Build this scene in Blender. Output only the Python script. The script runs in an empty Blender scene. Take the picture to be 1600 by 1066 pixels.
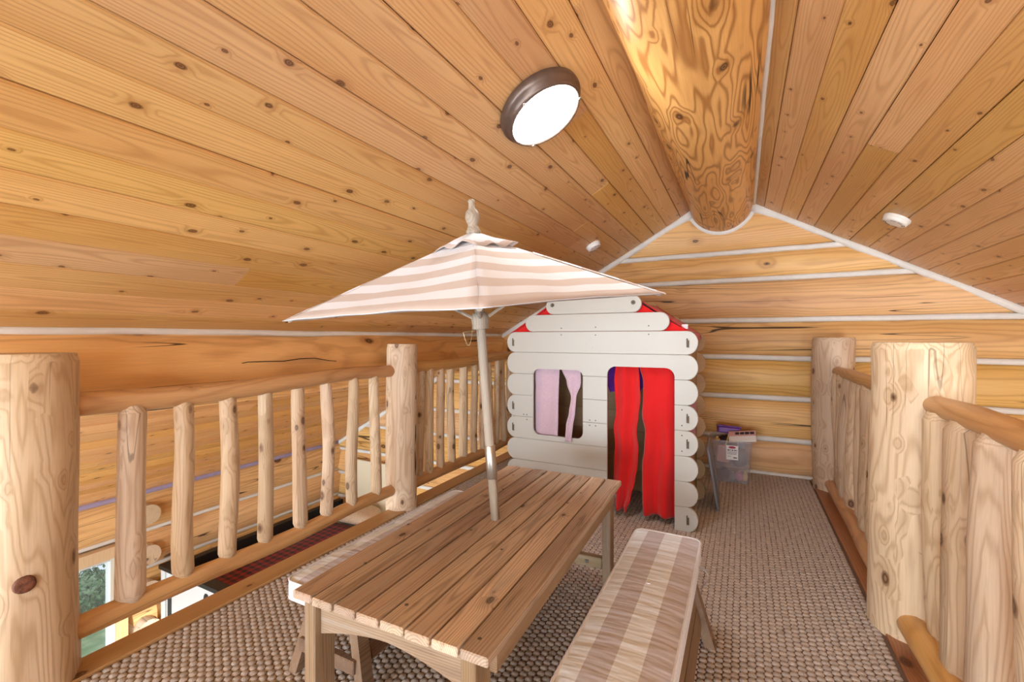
import bpy, bmesh, math, random
from mathutils import Vector, Matrix, noise as mnoise
R = math.radians
rng = random.Random(7)
scene = bpy.context.scene
COL = scene.collection

# ------------------------------------------------------------------ camera
cam_d = bpy.data.cameras.new('camera')
cam_d.sensor_width = 36.0
cam_d.lens = 700.0 / 1600.0 * 36.0
cam_d.shift_y = -5.0 / 1600.0
cam_d.clip_start = 0.02
cam = bpy.data.objects.new('camera', cam_d)
COL.objects.link(cam)
cam.location = (0, 0, 1.17)
cam.rotation_euler = (R(90), 0, math.atan(360 / 700))
scene.camera = cam

# ------------------------------------------------------------------ world, sun, area lights, exposure
scene.view_settings.view_transform = 'Standard'
scene.view_settings.look = 'None'
scene.view_settings.gamma = 1.0
scene.view_settings.use_curve_mapping = False
scene.view_settings.exposure = 0.46
world = bpy.data.worlds.new('world')
scene.world = world
world.use_nodes = True
bg = world.node_tree.nodes['Background']
bg.inputs[0].default_value = (0.80, 0.90, 1.0, 1)
bg.inputs[1].default_value = 1.0


def area(name, loc, target, sx, sy, power, col):
    d = bpy.data.lights.new(name, 'AREA')
    d.shape = 'RECTANGLE'
    d.size, d.size_y, d.energy, d.color = sx, sy, power, col
    o = bpy.data.objects.new(name, d)
    COL.objects.link(o)
    o.location = loc
    o.rotation_euler = (Vector(target) - Vector(loc)).to_track_quat('-Z', 'Y').to_euler()
    return o


sun_d = bpy.data.lights.new('sun', 'SUN')
sun_d.energy = 3.5
sun_d.angle = R(0.6)
sun_d.color = (1.0, 0.93, 0.82)
sun = bpy.data.objects.new('sun', sun_d)
COL.objects.link(sun)
sun.location = (9, 0, 1)
sun.rotation_euler = Vector((-0.98, 0.16, -0.085)).to_track_quat('-Z', 'Y').to_euler()
# added daylight: area lights outside the invented, unseen windows of the back wall
area('added_daylight_gable', (-0.45, -3.72, 0.90), (-0.45, 3.0, 0.90), 3.0, 1.2, 230, (0.86, 0.94, 1.0))
area('added_daylight_great_room', (-3.35, -3.72, -1.05), (-3.35, 3.0, -1.05), 2.3, 2.6, 330, (0.72, 0.88, 1.0))
area('added_daylight_stair', (2.45, -3.72, -0.70), (2.45, 3.0, -0.70), 1.9, 2.2, 220, (0.88, 0.95, 1.0))

# ------------------------------------------------------------------ node helpers


def srgb(r, g, b):
    def f(c):
        c /= 255.0
        return c / 12.92 if c <= 0.04045 else ((c + 0.055) / 1.055) ** 2.4
    return (f(r), f(g), f(b), 1.0)


class NT:
    def __init__(s, name):
        s.m = bpy.data.materials.new(name)
        s.m.use_nodes = True
        s.t = s.m.node_tree
        s.b = s.t.nodes['Principled BSDF']

    def n(s, typ, **kw):
        nd = s.t.nodes.new(typ)
        for k, v in kw.items():
            setattr(nd, k, v)
        return nd

    def put(s, sock, v):
        if hasattr(v, 'default_value') and hasattr(v, 'is_output'):
            s.t.links.new(v, sock)
        else:
            sock.default_value = v

    def math(s, op, a, b=0.0, c=0.0):
        nd = s.n('ShaderNodeMath', operation=op)
        s.put(nd.inputs[0], a)
        s.put(nd.inputs[1], b)
        s.put(nd.inputs[2], c)
        return nd.outputs[0]

    def comb(s, x, y, z):
        nd = s.n('ShaderNodeCombineXYZ')
        for i, v in enumerate((x, y, z)):
            s.put(nd.inputs[i], v)
        return nd.outputs[0]

    def sep(s, v):
        nd = s.n('ShaderNodeSeparateXYZ')
        s.put(nd.inputs[0], v)
        return nd.outputs

    def noise(s, vec, scale=5, detail=2, rough=0.5, out=0):
        nd = s.n('ShaderNodeTexNoise')
        s.put(nd.inputs['Vector'], vec)
        nd.inputs['Scale'].default_value = scale
        nd.inputs['Detail'].default_value = detail
        nd.inputs['Roughness'].default_value = rough
        return nd.outputs[out]

    def smooth(s, v, a, b, lo=0.0, hi=1.0):
        nd = s.n('ShaderNodeMapRange', interpolation_type='SMOOTHSTEP')
        s.put(nd.inputs[0], v)
        nd.inputs[1].default_value = a
        nd.inputs[2].default_value = b
        nd.inputs[3].default_value = lo
        nd.inputs[4].default_value = hi
        return nd.outputs[0]

    def lin(s, v, a, b, lo=0.0, hi=1.0):
        nd = s.n('ShaderNodeMapRange')
        s.put(nd.inputs[0], v)
        for i, q in enumerate((a, b, lo, hi)):
            nd.inputs[i + 1].default_value = q
        return nd.outputs[0]

    def mix(s, f, a, b, mode='MIX'):
        nd = s.n('ShaderNodeMix', data_type='RGBA', blend_type=mode)
        s.put(nd.inputs[0], f)
        s.put(nd.inputs[6], a)
        s.put(nd.inputs[7], b)
        return nd.outputs[2]

    def hsv(s, col, h=0.5, sat=1.0, val=1.0):
        nd = s.n('ShaderNodeHueSaturation')
        s.put(nd.inputs['Hue'], h)
        s.put(nd.inputs['Saturation'], sat)
        s.put(nd.inputs['Value'], val)
        s.put(nd.inputs['Color'], col)
        return nd.outputs[0]

    def obj(s):
        return s.n('ShaderNodeTexCoord').outputs['Object']

    def uv(s):
        return s.n('ShaderNodeTexCoord').outputs['UV']

    def rnd(s):
        return s.n('ShaderNodeObjectInfo').outputs['Random']

    def bump(s, h, strength=0.3, dist=0.003):
        nd = s.n('ShaderNodeBump')
        nd.inputs['Strength'].default_value = strength
        nd.inputs['Distance'].default_value = dist
        s.put(nd.inputs['Height'], h)
        s.t.links.new(nd.outputs[0], s.b.inputs['Normal'])

    def done(s, col=None, rough=0.6, **kw):
        if col is not None:
            s.put(s.b.inputs['Base Color'], col)
        s.put(s.b.inputs['Roughness'], rough)
        for k, v in kw.items():
            s.put(s.b.inputs[k.replace('_', ' ')], v)
        return s.m


SAT = 0.97


def wood(name, light, mid, dark, knot, axis='y', ring=150, amp=0.035, pith=0.05, ringk=0.55,
         kscale=6.0, ksize=0.10, kgate=0.45, flat=True, var=0.12, checks=0.0, rough=0.5, coat=0.0, weather=0.0,
         bump=0.25):
    """Sawn or peeled timber: growth rings cut by the surface, knots, fibre, drying checks."""
    N = NT(name)
    o = N.sep(N.obj())
    r = N.rnd()
    ax = {'x': (1, 0, 2), 'y': (0, 1, 2), 'z': (0, 2, 1)}[axis]
    A, L, B = o[ax[0]], o[ax[1]], o[ax[2]]
    off = N.math('MULTIPLY', r, 91.7)
    q = N.comb(N.math('ADD', A, off), N.math('MULTIPLY_ADD', L, 0.16, off), B)
    nc = N.n('ShaderNodeSeparateColor')
    N.t.links.new(N.noise(q, 5.0, 2.0, 0.5, 1), nc.inputs[0])
    n1 = N.math('SUBTRACT', nc.outputs[0], 0.5)
    n2 = N.math('SUBTRACT', nc.outputs[1], 0.5)
    # knots
    ks = kscale
    kv = N.comb(N.math('MULTIPLY_ADD', A, ks, off), N.math('MULTIPLY_ADD', L, ks * 0.6, off),
                N.math('MULTIPLY', B, ks * (0.15 if flat else 1.0)))
    vo = N.n('ShaderNodeTexVoronoi', feature='F1')
    vo.voronoi_dimensions = '2D' if flat else '3D'
    N.put(vo.inputs['Vector'], kv)
    vo.inputs['Scale'].default_value = 1.0
    vc = N.n('ShaderNodeSeparateColor')
    N.t.links.new(vo.outputs['Color'], vc.inputs[0])
    kd = N.math('ADD', vo.outputs['Distance'], N.math('MULTIPLY', N.math('SUBTRACT', N.noise(kv, 9.0, 2.0), 0.5), 0.05))
    sz = N.math('MULTIPLY', N.math('MULTIPLY_ADD', vc.outputs[1], 0.8, 0.35), ksize)
    kr = N.math('DIVIDE', kd, sz)
    gate = N.math('GREATER_THAN', vc.outputs[0], kgate)
    kmask = N.math('MULTIPLY', N.smooth(kr, 0.75, 1.05, 1.0, 0.0), gate)
    halo = N.math('MULTIPLY', N.smooth(kr, 0.8, 3.2, 1.0, 0.0), gate)
    # rings
    A2 = N.math('ADD', N.math('MULTIPLY_ADD', N.math('SUBTRACT', r, 0.5), 0.07, A), N.math('MULTIPLY', n1, amp))
    B2 = N.math('ADD', N.math('ADD', B, pith), N.math('MULTIPLY', n2, amp * 2.2))
    rad = N.math('SQRT', N.math('ADD', N.math('MULTIPLY', A2, A2), N.math('MULTIPLY', B2, B2)))
    rad = N.math('ADD', rad, N.math('MULTIPLY', halo, 0.010))
    w = N.math('MULTIPLY_ADD', N.math('SINE', N.math('MULTIPLY', rad, ring * 6.2832)), 0.5, 0.5)
    w = N.math('POWER', w, 3.0)
    # fibre and blotches
    fib = N.noise(N.comb(N.math('MULTIPLY_ADD', A, 260.0, off), N.math('MULTIPLY', L, 7.0), N.math('MULTIPLY', B, 260.0)), 1.0, 2.0)
    blo = N.noise(q, 3.0, 3.0, 0.6)
    col = N.mix(N.smooth(blo, 0.35, 0.68), light, mid)
    col = N.mix(N.math('MULTIPLY', w, ringk), col, dark)
    col = N.mix(N.math('MULTIPLY', halo, 0.35), col, dark)
    kin = N.math('MULTIPLY_ADD', N.math('SINE', N.math('MULTIPLY', kr, 14.0)), 0.18, 0.80)
    col = N.mix(N.math('MULTIPLY', kmask, kin), col, knot)
    h = N.math('MULTIPLY_ADD', w, -0.5, N.math('MULTIPLY', fib, 0.5))
    if checks > 0:
        cn = N.noise(N.comb(N.math('MULTIPLY_ADD', A, 11.0, off), N.math('MULTIPLY', L, 0.30), N.math('MULTIPLY', B, 11.0)), 1.0, 1.0, 0.4)
        cg = N.noise(N.comb(N.math('MULTIPLY_ADD', A, 2.0, off), N.math('MULTIPLY', L, 0.9), B), 1.3, 0.0)
        cm = N.math('MULTIPLY', N.smooth(N.math('ABSOLUTE', N.math('SUBTRACT', cn, 0.5)), 0.002, 0.006, 1.0, 0.0),
                    N.smooth(cg, 0.48, 0.54))
        cm = N.math('MULTIPLY', cm, checks)
        col = N.mix(cm, col, (0.03, 0.015, 0.006, 1))
        h = N.math('MULTIPLY_ADD', cm, -3.0, h)
    if weather > 0:
        ww = N.noise(N.comb(N.math('MULTIPLY_ADD', A, 30.0, off), N.math('MULTIPLY', L, 3.0), N.math('MULTIPLY', B, 30.0)), 1.0, 4.0, 0.65)
        col = N.mix(N.math('MULTIPLY', N.smooth(ww, 0.50, 0.72), weather), col, srgb(176, 164, 150))
        col = N.mix(N.math('MULTIPLY', N.smooth(ww, 0.30, 0.46, 1.0, 0.0), weather * 0.8), col, dark)
    val = N.math('MULTIPLY', N.lin(r, 0, 1, 1.0 - var, 1.0 + var), N.lin(fib, 0.25, 0.75, 0.92, 1.07))
    r2 = N.math('FRACT', N.math('MULTIPLY', r, 17.3))
    col = N.hsv(col, N.lin(r2, 0, 1, 0.499, 0.511), N.lin(r2, 0, 1, 0.92 * SAT, 1.08 * SAT), val)
    N.bump(h, bump, 0.002)
    return N.done(col, rough, Coat_Weight=coat, Coat_Roughness=0.35, Specular_IOR_Level=0.35)


def plain(name, col, rough=0.6, metal=0.0, var=0.0, nscale=20.0, bump=0.0, **kw):
    N = NT(name)
    c = col
    if var > 0:
        nz = N.noise(N.obj(), nscale, 4.0, 0.6)
        c = N.hsv(col, 0.5, 1.0, N.lin(nz, 0.3, 0.7, 1 - var, 1 + var))
        if bump > 0:
            N.bump(nz, bump, 0.004)
    return N.done(c, rough, Metallic=metal, **kw)


M = {}
M['ceiling'] = wood('pine_ceiling_board', srgb(223, 173, 115), srgb(209, 152, 92), srgb(172, 112, 58), srgb(96, 52, 26),
                    'y', ring=120, amp=0.05, pith=0.045, ringk=0.42, kscale=7.0, ksize=0.075, kgate=0.35, var=0.10, rough=0.42, coat=0.15)
M['log'] = wood('honey_log', srgb(240, 191, 128), srgb(224, 167, 102), srgb(176, 112, 60), srgb(80, 44, 24),
                'x', ring=70, amp=0.05, pith=0.0, ringk=0.38, kscale=5.0, ksize=0.15, kgate=0.35, flat=False, var=0.08, checks=0.9, rough=0.5, coat=0.1)
M['beam'] = wood('ridge_beam_log', srgb(236, 178, 112), srgb(220, 154, 86), srgb(156, 88, 38), srgb(80, 42, 20),
                 'x', ring=130, amp=0.075, pith=0.0, ringk=0.72, kscale=7.0, ksize=0.18, kgate=0.30, flat=False, var=0.02, checks=1.0, rough=0.45, coat=0.15)
M['pale_log'] = wood('peeled_pale_log', srgb(226, 203, 177), srgb(210, 181, 150), srgb(168, 128, 92), srgb(96, 60, 40),
                     'x', ring=165, amp=0.05, pith=0.0, ringk=0.45, kscale=13.0, ksize=0.24, kgate=0.35, flat=False, var=0.08, checks=0.5, rough=0.5, coat=0.08)
M['rail_log'] = wood('orange_rail_log', srgb(214, 164, 110), srgb(196, 138, 84), srgb(156, 98, 52), srgb(90, 50, 30),
                     'x', ring=90, amp=0.04, pith=0.0, ringk=0.35, kscale=7.0, ksize=0.10, kgate=0.6, flat=False, var=0.06, checks=0.3, rough=0.4, coat=0.25)
M['knot'] = plain('dark_knot', srgb(112, 66, 46), 0.6, var=0.45, nscale=90, bump=0.6)
M['crack'] = plain('dark_crack', srgb(40, 22, 12), 0.9)
M['trim'] = wood('floor_edge_board', srgb(184, 126, 78), srgb(164, 102, 56), srgb(126, 70, 34), srgb(80, 42, 24),
                 'y', ring=90, amp=0.05, ringk=0.45, kscale=4.0, ksize=0.08, kgate=0.75, var=0.04, rough=0.4, coat=0.2)
M['trim_pale'] = wood('pale_floor_edge_board', srgb(196, 156, 116), srgb(176, 132, 92), srgb(138, 96, 60), srgb(80, 42, 24),
                      'y', ring=90, amp=0.05, ringk=0.4, kscale=4.0, ksize=0.08, kgate=0.75, var=0.04, rough=0.45, coat=0.1)
M['table'] = wood('weathered_brown_slat', srgb(214, 188, 162), srgb(166, 138, 117), srgb(108, 84, 68), srgb(60, 40, 30),
                  'y', ring=170, amp=0.035, pith=0.03, ringk=0.45, kscale=7.0, ksize=0.07, kgate=0.6, var=0.18, rough=0.62, weather=0.7)
M['bench'] = wood('weathered_dark_bench', srgb(160, 130, 106), srgb(130, 102, 82), srgb(78, 56, 44), srgb(52, 36, 28),
                  'y', ring=170, amp=0.03, pith=0.03, ringk=0.4, kscale=7.0, ksize=0.07, kgate=0.6, var=0.10, rough=0.65, weather=0.22)
M['table_leg'] = wood('weathered_grey_leg', srgb(168, 140, 110), srgb(140, 112, 84), srgb(100, 76, 56), srgb(66, 46, 34),
                      'z', ring=170, amp=0.03, pith=0.03, ringk=0.4, kscale=7.0, ksize=0.06, kgate=0.7, var=0.06, rough=0.65, weather=0.4)
M['table_cross'] = wood('weathered_grey_crosspiece', srgb(172, 146, 116), srgb(144, 116, 88), srgb(100, 76, 56), srgb(66, 46, 34),
                        'x', ring=150, amp=0.03, pith=0.03, ringk=0.4, kscale=7.0, ksize=0.06, kgate=0.7, var=0.05, rough=0.65, weather=0.5)
M['pole'] = wood('worn_grey_pole', srgb(172, 158, 142), srgb(128, 112, 98), srgb(84, 72, 62), srgb(70, 58, 50),
                 'z', ring=200, amp=0.03, pith=0.02, ringk=0.3, kscale=12.0, ksize=0.06, kgate=0.7, var=0.03, rough=0.6, weather=0.75)
M['tan_ply'] = wood('tan_plywood', srgb(196, 160, 122), srgb(180, 142, 104), srgb(150, 112, 78), srgb(110, 76, 50),
                    'x', ring=120, amp=0.05, ringk=0.3, kscale=4.0, ksize=0.05, kgate=0.8, var=0.05, rough=0.6)
M['lower_floor'] = wood('pale_floor_board', srgb(216, 182, 138), srgb(200, 164, 120), srgb(170, 130, 88), srgb(110, 76, 50),
                        'y', ring=120, amp=0.05, ringk=0.3, kscale=4.0, ksize=0.06, kgate=0.6, var=0.08, rough=0.4)
M['window_wood'] = wood('window_wood', srgb(222, 190, 148), srgb(210, 172, 126), srgb(180, 138, 92), srgb(120, 86, 60),
                        'z', ring=150, amp=0.03, ringk=0.3, kscale=4.0, ksize=0.05, kgate=0.8, var=0.05, rough=0.45)
M['chink'] = plain('chinking_mortar', srgb(228, 226, 222), 0.9, var=0.05, nscale=14, bump=0.3)
M['chink_shade'] = plain('violet_shade_chinking', srgb(158, 146, 178), 0.9, var=0.05, nscale=14, bump=0.3)  # same mortar with its blue-violet shade painted into the colour
M['backing'] = plain('dark_board_backing', srgb(96, 56, 28), 0.9)
M['slab'] = plain('floor_slab', srgb(120, 100, 88), 0.95)


def m_carpet():
    N = NT('taupe_loop_carpet')
    o = N.obj()
    a = N.noise(o, 38.0, 2.0)
    b = N.noise(o, 420.0, 3.0, 0.7)
    c = N.mix(N.smooth(a, 0.35, 0.65), srgb(188, 177, 170), srgb(206, 195, 187))
    c = N.hsv(c, 0.5, 1.0, N.lin(b, 0.3, 0.7, 0.72, 1.22))
    N.bump(b, 0.8, 0.003)
    return N.done(c, 0.95, Sheen_Weight=0.2, Specular_IOR_Level=0.1)


M['carpet'] = m_carpet()
M['carpet_base'] = plain('carpet_backing', srgb(112, 92, 80), 0.98)


def m_cream():
    N = NT('cream_painted_panel')
    o = N.obj()
    sp = N.noise(o, 60.0, 3.0, 0.7)
    big = N.noise(o, 3.2, 1.0)
    f = N.math('MULTIPLY', N.smooth(sp, 0.55, 0.75), N.smooth(big, 0.55, 0.72))
    c = N.mix(N.math('MULTIPLY', f, 0.45), srgb(192, 191, 186), srgb(140, 138, 131))
    N.bump(N.noise(o, 90, 2), 0.06, 0.002)
    return N.done(c, 0.42)


M['cream'] = m_cream()
M['cream_edge'] = plain('cream_panel_edge', srgb(120, 104, 88), 0.7)


def m_fabric(name, c1, var=0.10, weave=700.0, rough=0.9, sheen=0.25):
    N = NT(name)
    o = N.obj()
    w = N.noise(o, weave, 2.0, 0.7)
    c = N.hsv(c1, 0.5, 1.0, N.lin(w, 0.3, 0.7, 1 - var, 1 + var))
    N.bump(w, 0.25, 0.001)
    return N.done(c, rough, Sheen_Weight=sheen, Specular_IOR_Level=0.15)


M['red'] = m_fabric('red_felt', srgb(214, 34, 36))
M['lilac'] = m_fabric('lilac_knit', srgb(202, 176, 192), 0.16, 260.0)
M['purple'] = m_fabric('purple_cloth', srgb(104, 44, 150))
M['pink_cloth'] = m_fabric('pink_cloth', srgb(196, 120, 150))
M['beige_cloth'] = m_fabric('beige_cloth', srgb(206, 178, 150), 0.14, 60.0)
M['white_cloth'] = m_fabric('white_cloth', srgb(226, 228, 236))


def m_stripes(name, white, tan, freq, axis, phase=0.0, uvmode=False):
    N = NT(name)
    v = N.sep(N.uv() if uvmode else N.obj())[axis]
    s = N.math('FRACT', N.math('MULTIPLY_ADD', v, freq, phase))
    f = N.math('GREATER_THAN', s, 0.5)
    c = N.mix(f, white, tan)
    w = N.noise(N.obj(), 620.0, 2.0, 0.7)
    c = N.hsv(c, 0.5, 1.0, N.lin(w, 0.3, 0.7, 0.95, 1.05))
    if not uvmode:
        o = N.sep(N.obj())
        wr = N.noise(N.comb(N.math('MULTIPLY', o[0], 5.0), N.math('MULTIPLY', o[1], 26.0), o[2]), 1.0, 2.0)
        N.bump(wr, 0.8, 0.010)
    else:
        N.bump(N.noise(N.obj(), 9.0, 2.0), 0.35, 0.012)
    return N.done(c, 0.75, Sheen_Weight=0.2, Specular_IOR_Level=0.25)


M['canopy'] = m_stripes('striped_canopy', srgb(216, 219, 228), srgb(188, 172, 163), 1.0, 1, 0.0, True)
M['cushion'] = m_stripes('striped_cushion', srgb(232, 242, 255), srgb(200, 198, 210), 7.6, 0, 0.07)
M['cushion_side'] = m_stripes('gathered_cushion_side', srgb(230, 238, 252), srgb(206, 203, 210), 46.0, 1, 0.0)


def m_plaid():
    N = NT('red_black_plaid')
    o = N.sep(N.obj())
    a = N.math('GREATER_THAN', N.math('FRACT', N.math('MULTIPLY', o[0], 13.0)), 0.5)
    b = N.math('GREATER_THAN', N.math('FRACT', N.math('MULTIPLY', o[1], 13.0)), 0.5)
    s = N.math('MULTIPLY', N.math('ADD', a, b), 0.5)
    c = N.mix(s, srgb(150, 16, 28), srgb(22, 8, 10))
    return N.done(c, 0.95, Sheen_Weight=0.15)


M['plaid'] = m_plaid()
M['white_paint'] = plain('white_paint', srgb(206, 207, 206), 0.5)
M['cream_paint'] = plain('cream_headboard_paint', srgb(226, 214, 186), 0.55)
M['black_metal'] = plain('black_frame', srgb(26, 24, 24), 0.45)
M['bronze'] = plain('bronze_fixture', srgb(104, 88, 80), 0.38, 0.55, var=0.12, nscale=30)
M['steel'] = plain('steel', srgb(180, 178, 172), 0.3, 0.9)
M['brass'] = plain('dull_brass', srgb(176, 156, 116), 0.4, 0.8)
M['screw'] = plain('dull_screw', srgb(120, 108, 92), 0.5, 0.6)
M['white_plastic'] = plain('white_plastic', srgb(238, 236, 232), 0.4)
M['dark_slot'] = plain('dark_slot', srgb(70, 68, 68), 0.7)
M['grey_plastic'] = plain('grey_plastic_lid', srgb(128, 132, 146), 0.45)
M['purple_plastic'] = plain('purple_plastic', srgb(112, 52, 156), 0.4)
M['pink_plastic'] = plain('pink_plastic', srgb(206, 128, 176), 0.5)
M['salmon'] = plain('salmon_card', srgb(214, 166, 164), 0.6)
M['yellow'] = plain('yellow_toy', srgb(226, 190, 120), 0.5)
M['grey_toy'] = plain('grey_toy', srgb(122, 122, 128), 0.5)
M['dark_toy'] = plain('dark_toy', srgb(58, 46, 46), 0.6)
M['blue_grey'] = plain('blue_grey_card', srgb(138, 156, 178), 0.5)
M['paper'] = plain('white_paper', srgb(240, 240, 240), 0.7)
M['logo_red'] = plain('logo_red', srgb(176, 44, 84), 0.6)
M['ink'] = plain('dark_ink', srgb(52, 50, 54), 0.7)
M['ink_light'] = plain('grey_ink', srgb(150, 150, 152), 0.7)


def m_clear(name, tint, alpha):
    N = NT(name)
    t = N.n('ShaderNodeBsdfTransparent')
    t.inputs[0].default_value = (1, 1, 1, 1)
    mx = N.n('ShaderNodeMixShader')
    mx.inputs[0].default_value = alpha
    N.done(tint, 0.18)
    out = N.t.nodes['Material Output']
    N.t.links.new(t.outputs[0], mx.inputs[1])
    N.t.links.new(N.b.outputs[0], mx.inputs[2])
    N.t.links.new(mx.outputs[0], out.inputs[0])
    return N.m


M['clear'] = m_clear('clear_plastic', srgb(220, 214, 220), 0.22)
M['glass'] = m_clear('window_glass', srgb(220, 232, 236), 0.06)


def m_emit(name, col, strength):
    N = NT(name)
    return N.done(col, 0.3, Emission_Color=col, Emission_Strength=strength)


M['lens'] = m_emit('lit_lamp_glass', (1.0, 0.98, 0.95, 1), 34.0)


def m_leaf(name, c1, c2):
    N = NT(name)
    c = N.mix(N.smooth(N.noise(N.obj(), 4.0, 3.0), 0.35, 0.65), c1, c2)
    return N.done(c, 0.7)


M['leaf'] = m_leaf('green_leaf', srgb(76, 112, 66), srgb(128, 152, 112))
M['grass'] = m_leaf('grass', srgb(92, 122, 74), srgb(140, 158, 112))
M['gravel'] = plain('pale_gravel', srgb(216, 220, 224), 0.9, var=0.06, nscale=8)
M['bark'] = plain('bark', srgb(92, 74, 58), 0.9)

# ------------------------------------------------------------------ mesh helpers


def link(o, parent=None, loc=None, rot=None):
    COL.objects.link(o)
    if parent is not None:
        o.parent = parent
    if loc is not None:
        o.location = loc
    if rot is not None:
        o.rotation_euler = rot
    return o


def make(name, bm, mat, parent=None, loc=None, rot=None, smooth=False):
    me = bpy.data.meshes.new(name)
    bmesh.ops.recalc_face_normals(bm, faces=bm.faces[:])
    bm.to_mesh(me)
    bm.free()
    for m in (mat if isinstance(mat, (list, tuple)) else [mat]):
        me.materials.append(m)
    if smooth:
        for p in me.polygons:
            p.use_smooth = True
    return link(bpy.data.objects.new(name, me), parent, loc, rot)


def pydata(name, v, f, mat, parent=None, loc=None, rot=None, smooth=False):
    me = bpy.data.meshes.new(name)
    me.from_pydata(v, [], f)
    me.update()
    for m in (mat if isinstance(mat, (list, tuple)) else [mat]):
        me.materials.append(m)
    if smooth:
        for p in me.polygons:
            p.use_smooth = True
    return link(bpy.data.objects.new(name, me), parent, loc, rot)


def inst(src, parent=None, loc=None, rot=None):
    o = src.copy()
    COL.objects.link(o)
    o.parent = parent
    if loc is not None:
        o.location = loc
    if rot is not None:
        o.rotation_euler = rot
    return o


def empty(name, loc, rz=0.0):
    o = bpy.data.objects.new(name, None)
    COL.objects.link(o)
    o.empty_display_size = 0.1
    o.location = loc
    o.rotation_euler = (0, 0, rz)
    return o


def tag(o, label, cat, group=None):
    o['label'] = label
    o['category'] = cat
    if group:
        o['group'] = group
    return o


def struct(o):
    o['kind'] = 'structure'
    return o


def bm_box(x0, x1, y0, y1, z0, z1, bev=0.0, seg=1, bm=None):
    own = bm is None
    b = bmesh.new()
    vs = [b.verts.new((x, y, z)) for x in (x0, x1) for y in (y0, y1) for z in (z0, z1)]
    for f in ((0, 1, 3, 2), (4, 6, 7, 5), (0, 4, 5, 1), (2, 3, 7, 6), (0, 2, 6, 4), (1, 5, 7, 3)):
        b.faces.new([vs[i] for i in f])
    if bev > 0:
        bmesh.ops.bevel(b, geom=b.edges[:], offset=bev, segments=seg, affect='EDGES', profile=0.5)
    if own:
        return b
    me = bpy.data.meshes.new('tmp')
    b.to_mesh(me)
    b.free()
    bm.from_mesh(me)
    bpy.data.meshes.remove(me)
    return bm


def box(name, x0, x1, y0, y1, z0, z1, mat, parent=None, bev=0.003, loc=None, rot=None, seg=1):
    return make(name, bm_box(x0, x1, y0, y1, z0, z1, bev, seg), mat, parent, loc, rot)


def bm_lathe(prof, seg=24, bm=None):
    b = bm or bmesh.new()
    rings = []
    for r, z in prof:
        if r < 1e-5:
            rings.append([b.verts.new((0, 0, z))])
        else:
            rings.append([b.verts.new((r * math.cos(2 * math.pi * k / seg), r * math.sin(2 * math.pi * k / seg), z)) for k in range(seg)])
    for a, c in zip(rings[:-1], rings[1:]):
        for k in range(seg):
            k2 = (k + 1) % seg
            if len(a) == 1 and len(c) == 1:
                continue
            if len(a) == 1:
                b.faces.new((a[0], c[k], c[k2]))
            elif len(c) == 1:
                b.faces.new((a[k], a[k2], c[0]))
            else:
                b.faces.new((a[k], a[k2], c[k2], c[k]))
    return b


def bm_tube(path, rad, seg=8, bm=None, cap=True, sy=1.0):
    """tube along a list of points; rad a number or list"""
    b = bm or bmesh.new()
    P = [Vector(p) for p in path]
    rings = []
    up = Vector((0, 0, 1))
    for i, p in enumerate(P):
        d = (P[min(i + 1, len(P) - 1)] - P[max(i - 1, 0)]).normalized()
        ref = up if abs(d.z) < 0.95 else Vector((1, 0, 0))
        s = d.cross(ref).normalized()
        t = s.cross(d).normalized()
        r = rad[i] if isinstance(rad, (list, tuple)) else rad
        rings.append([b.verts.new(p + s * (math.cos(2 * math.pi * k / seg) * r) + t * (math.sin(2 * math.pi * k / seg) * r * sy)) for k in range(seg)])
    for a, c in zip(rings[:-1], rings[1:]):
        for k in range(seg):
            k2 = (k + 1) % seg
            b.faces.new((a[k], a[k2], c[k2], c[k]))
    if cap:
        b.faces.new(rings[0])
        b.faces.new(rings[-1])
    return b


def log_mesh(L, r0, r1, seg=18, n=14, wob=0.05, bend=0.01, tip=0.0, tip2=None, facet=0.0, seed=0, squash=1.0, round_end=False):
    """peeled log along local X from 0 to L"""
    b = bmesh.new()
    rings = []
    tip2 = tip if tip2 is None else tip2
    ts = [0.0] + ([0.03 / L] if tip else []) + [i / n for i in range(1, n)] + ([1 - 0.03 / L] if tip2 else []) + [1.0]
    s0 = seed * 13.71
    for t in ts:
        x = t * L
        r = r0 + (r1 - r0) * t
        if tip and t == 0.0:
            r *= 1 - tip
        if tip2 and t == 1.0:
            r *= 1 - tip2
        cy = bend * (mnoise.noise(Vector((x * 1.6 + s0, 3.1, s0))))
        cz = bend * (mnoise.noise(Vector((x * 1.6 + s0, 9.4, s0))))
        ring = []
        for k in range(seg):
            a = 2 * math.pi * k / seg
            ca, sa = math.cos(a), math.sin(a)
            w = 1 + wob * mnoise.noise(Vector((x * 3.0 + s0, ca * 1.4, sa * 1.4 + s0)))
            w += facet * mnoise.noise(Vector((x * 1.3 + s0, ca * 2.6 + 5, sa * 2.6)))
            ring.append(b.verts.new((x, cy + ca * r * w, cz + sa * r * w * squash)))
        rings.append(ring)
    for a, c in zip(rings[:-1], rings[1:]):
        for k in range(seg):
            k2 = (k + 1) % seg
            b.faces.new((a[k], a[k2], c[k2], c[k]))
    for ring, xx, sgn in ((rings[0], 0, -1), (rings[-1], L, 1)):
        c = Vector((0, 0, 0))
        for v in ring:
            c += v.co
        c /= seg
        c.x = xx + (sgn * 0.012 if round_end else 0.0)
        cv = b.verts.new(c)
        for k in range(seg):
            b.faces.new((ring[k], ring[(k + 1) % seg], cv))
    return b


def smooth_mesh(o, ang=40):
    me = o.data
    for p in me.polygons:
        p.use_smooth = True
    b = bmesh.new()
    b.from_mesh(me)
    for e in b.edges:
        if len(e.link_faces) == 2 and e.calc_face_angle() > R(ang):
            e.smooth = False
    b.to_mesh(me)
    b.free()
    return o


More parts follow.
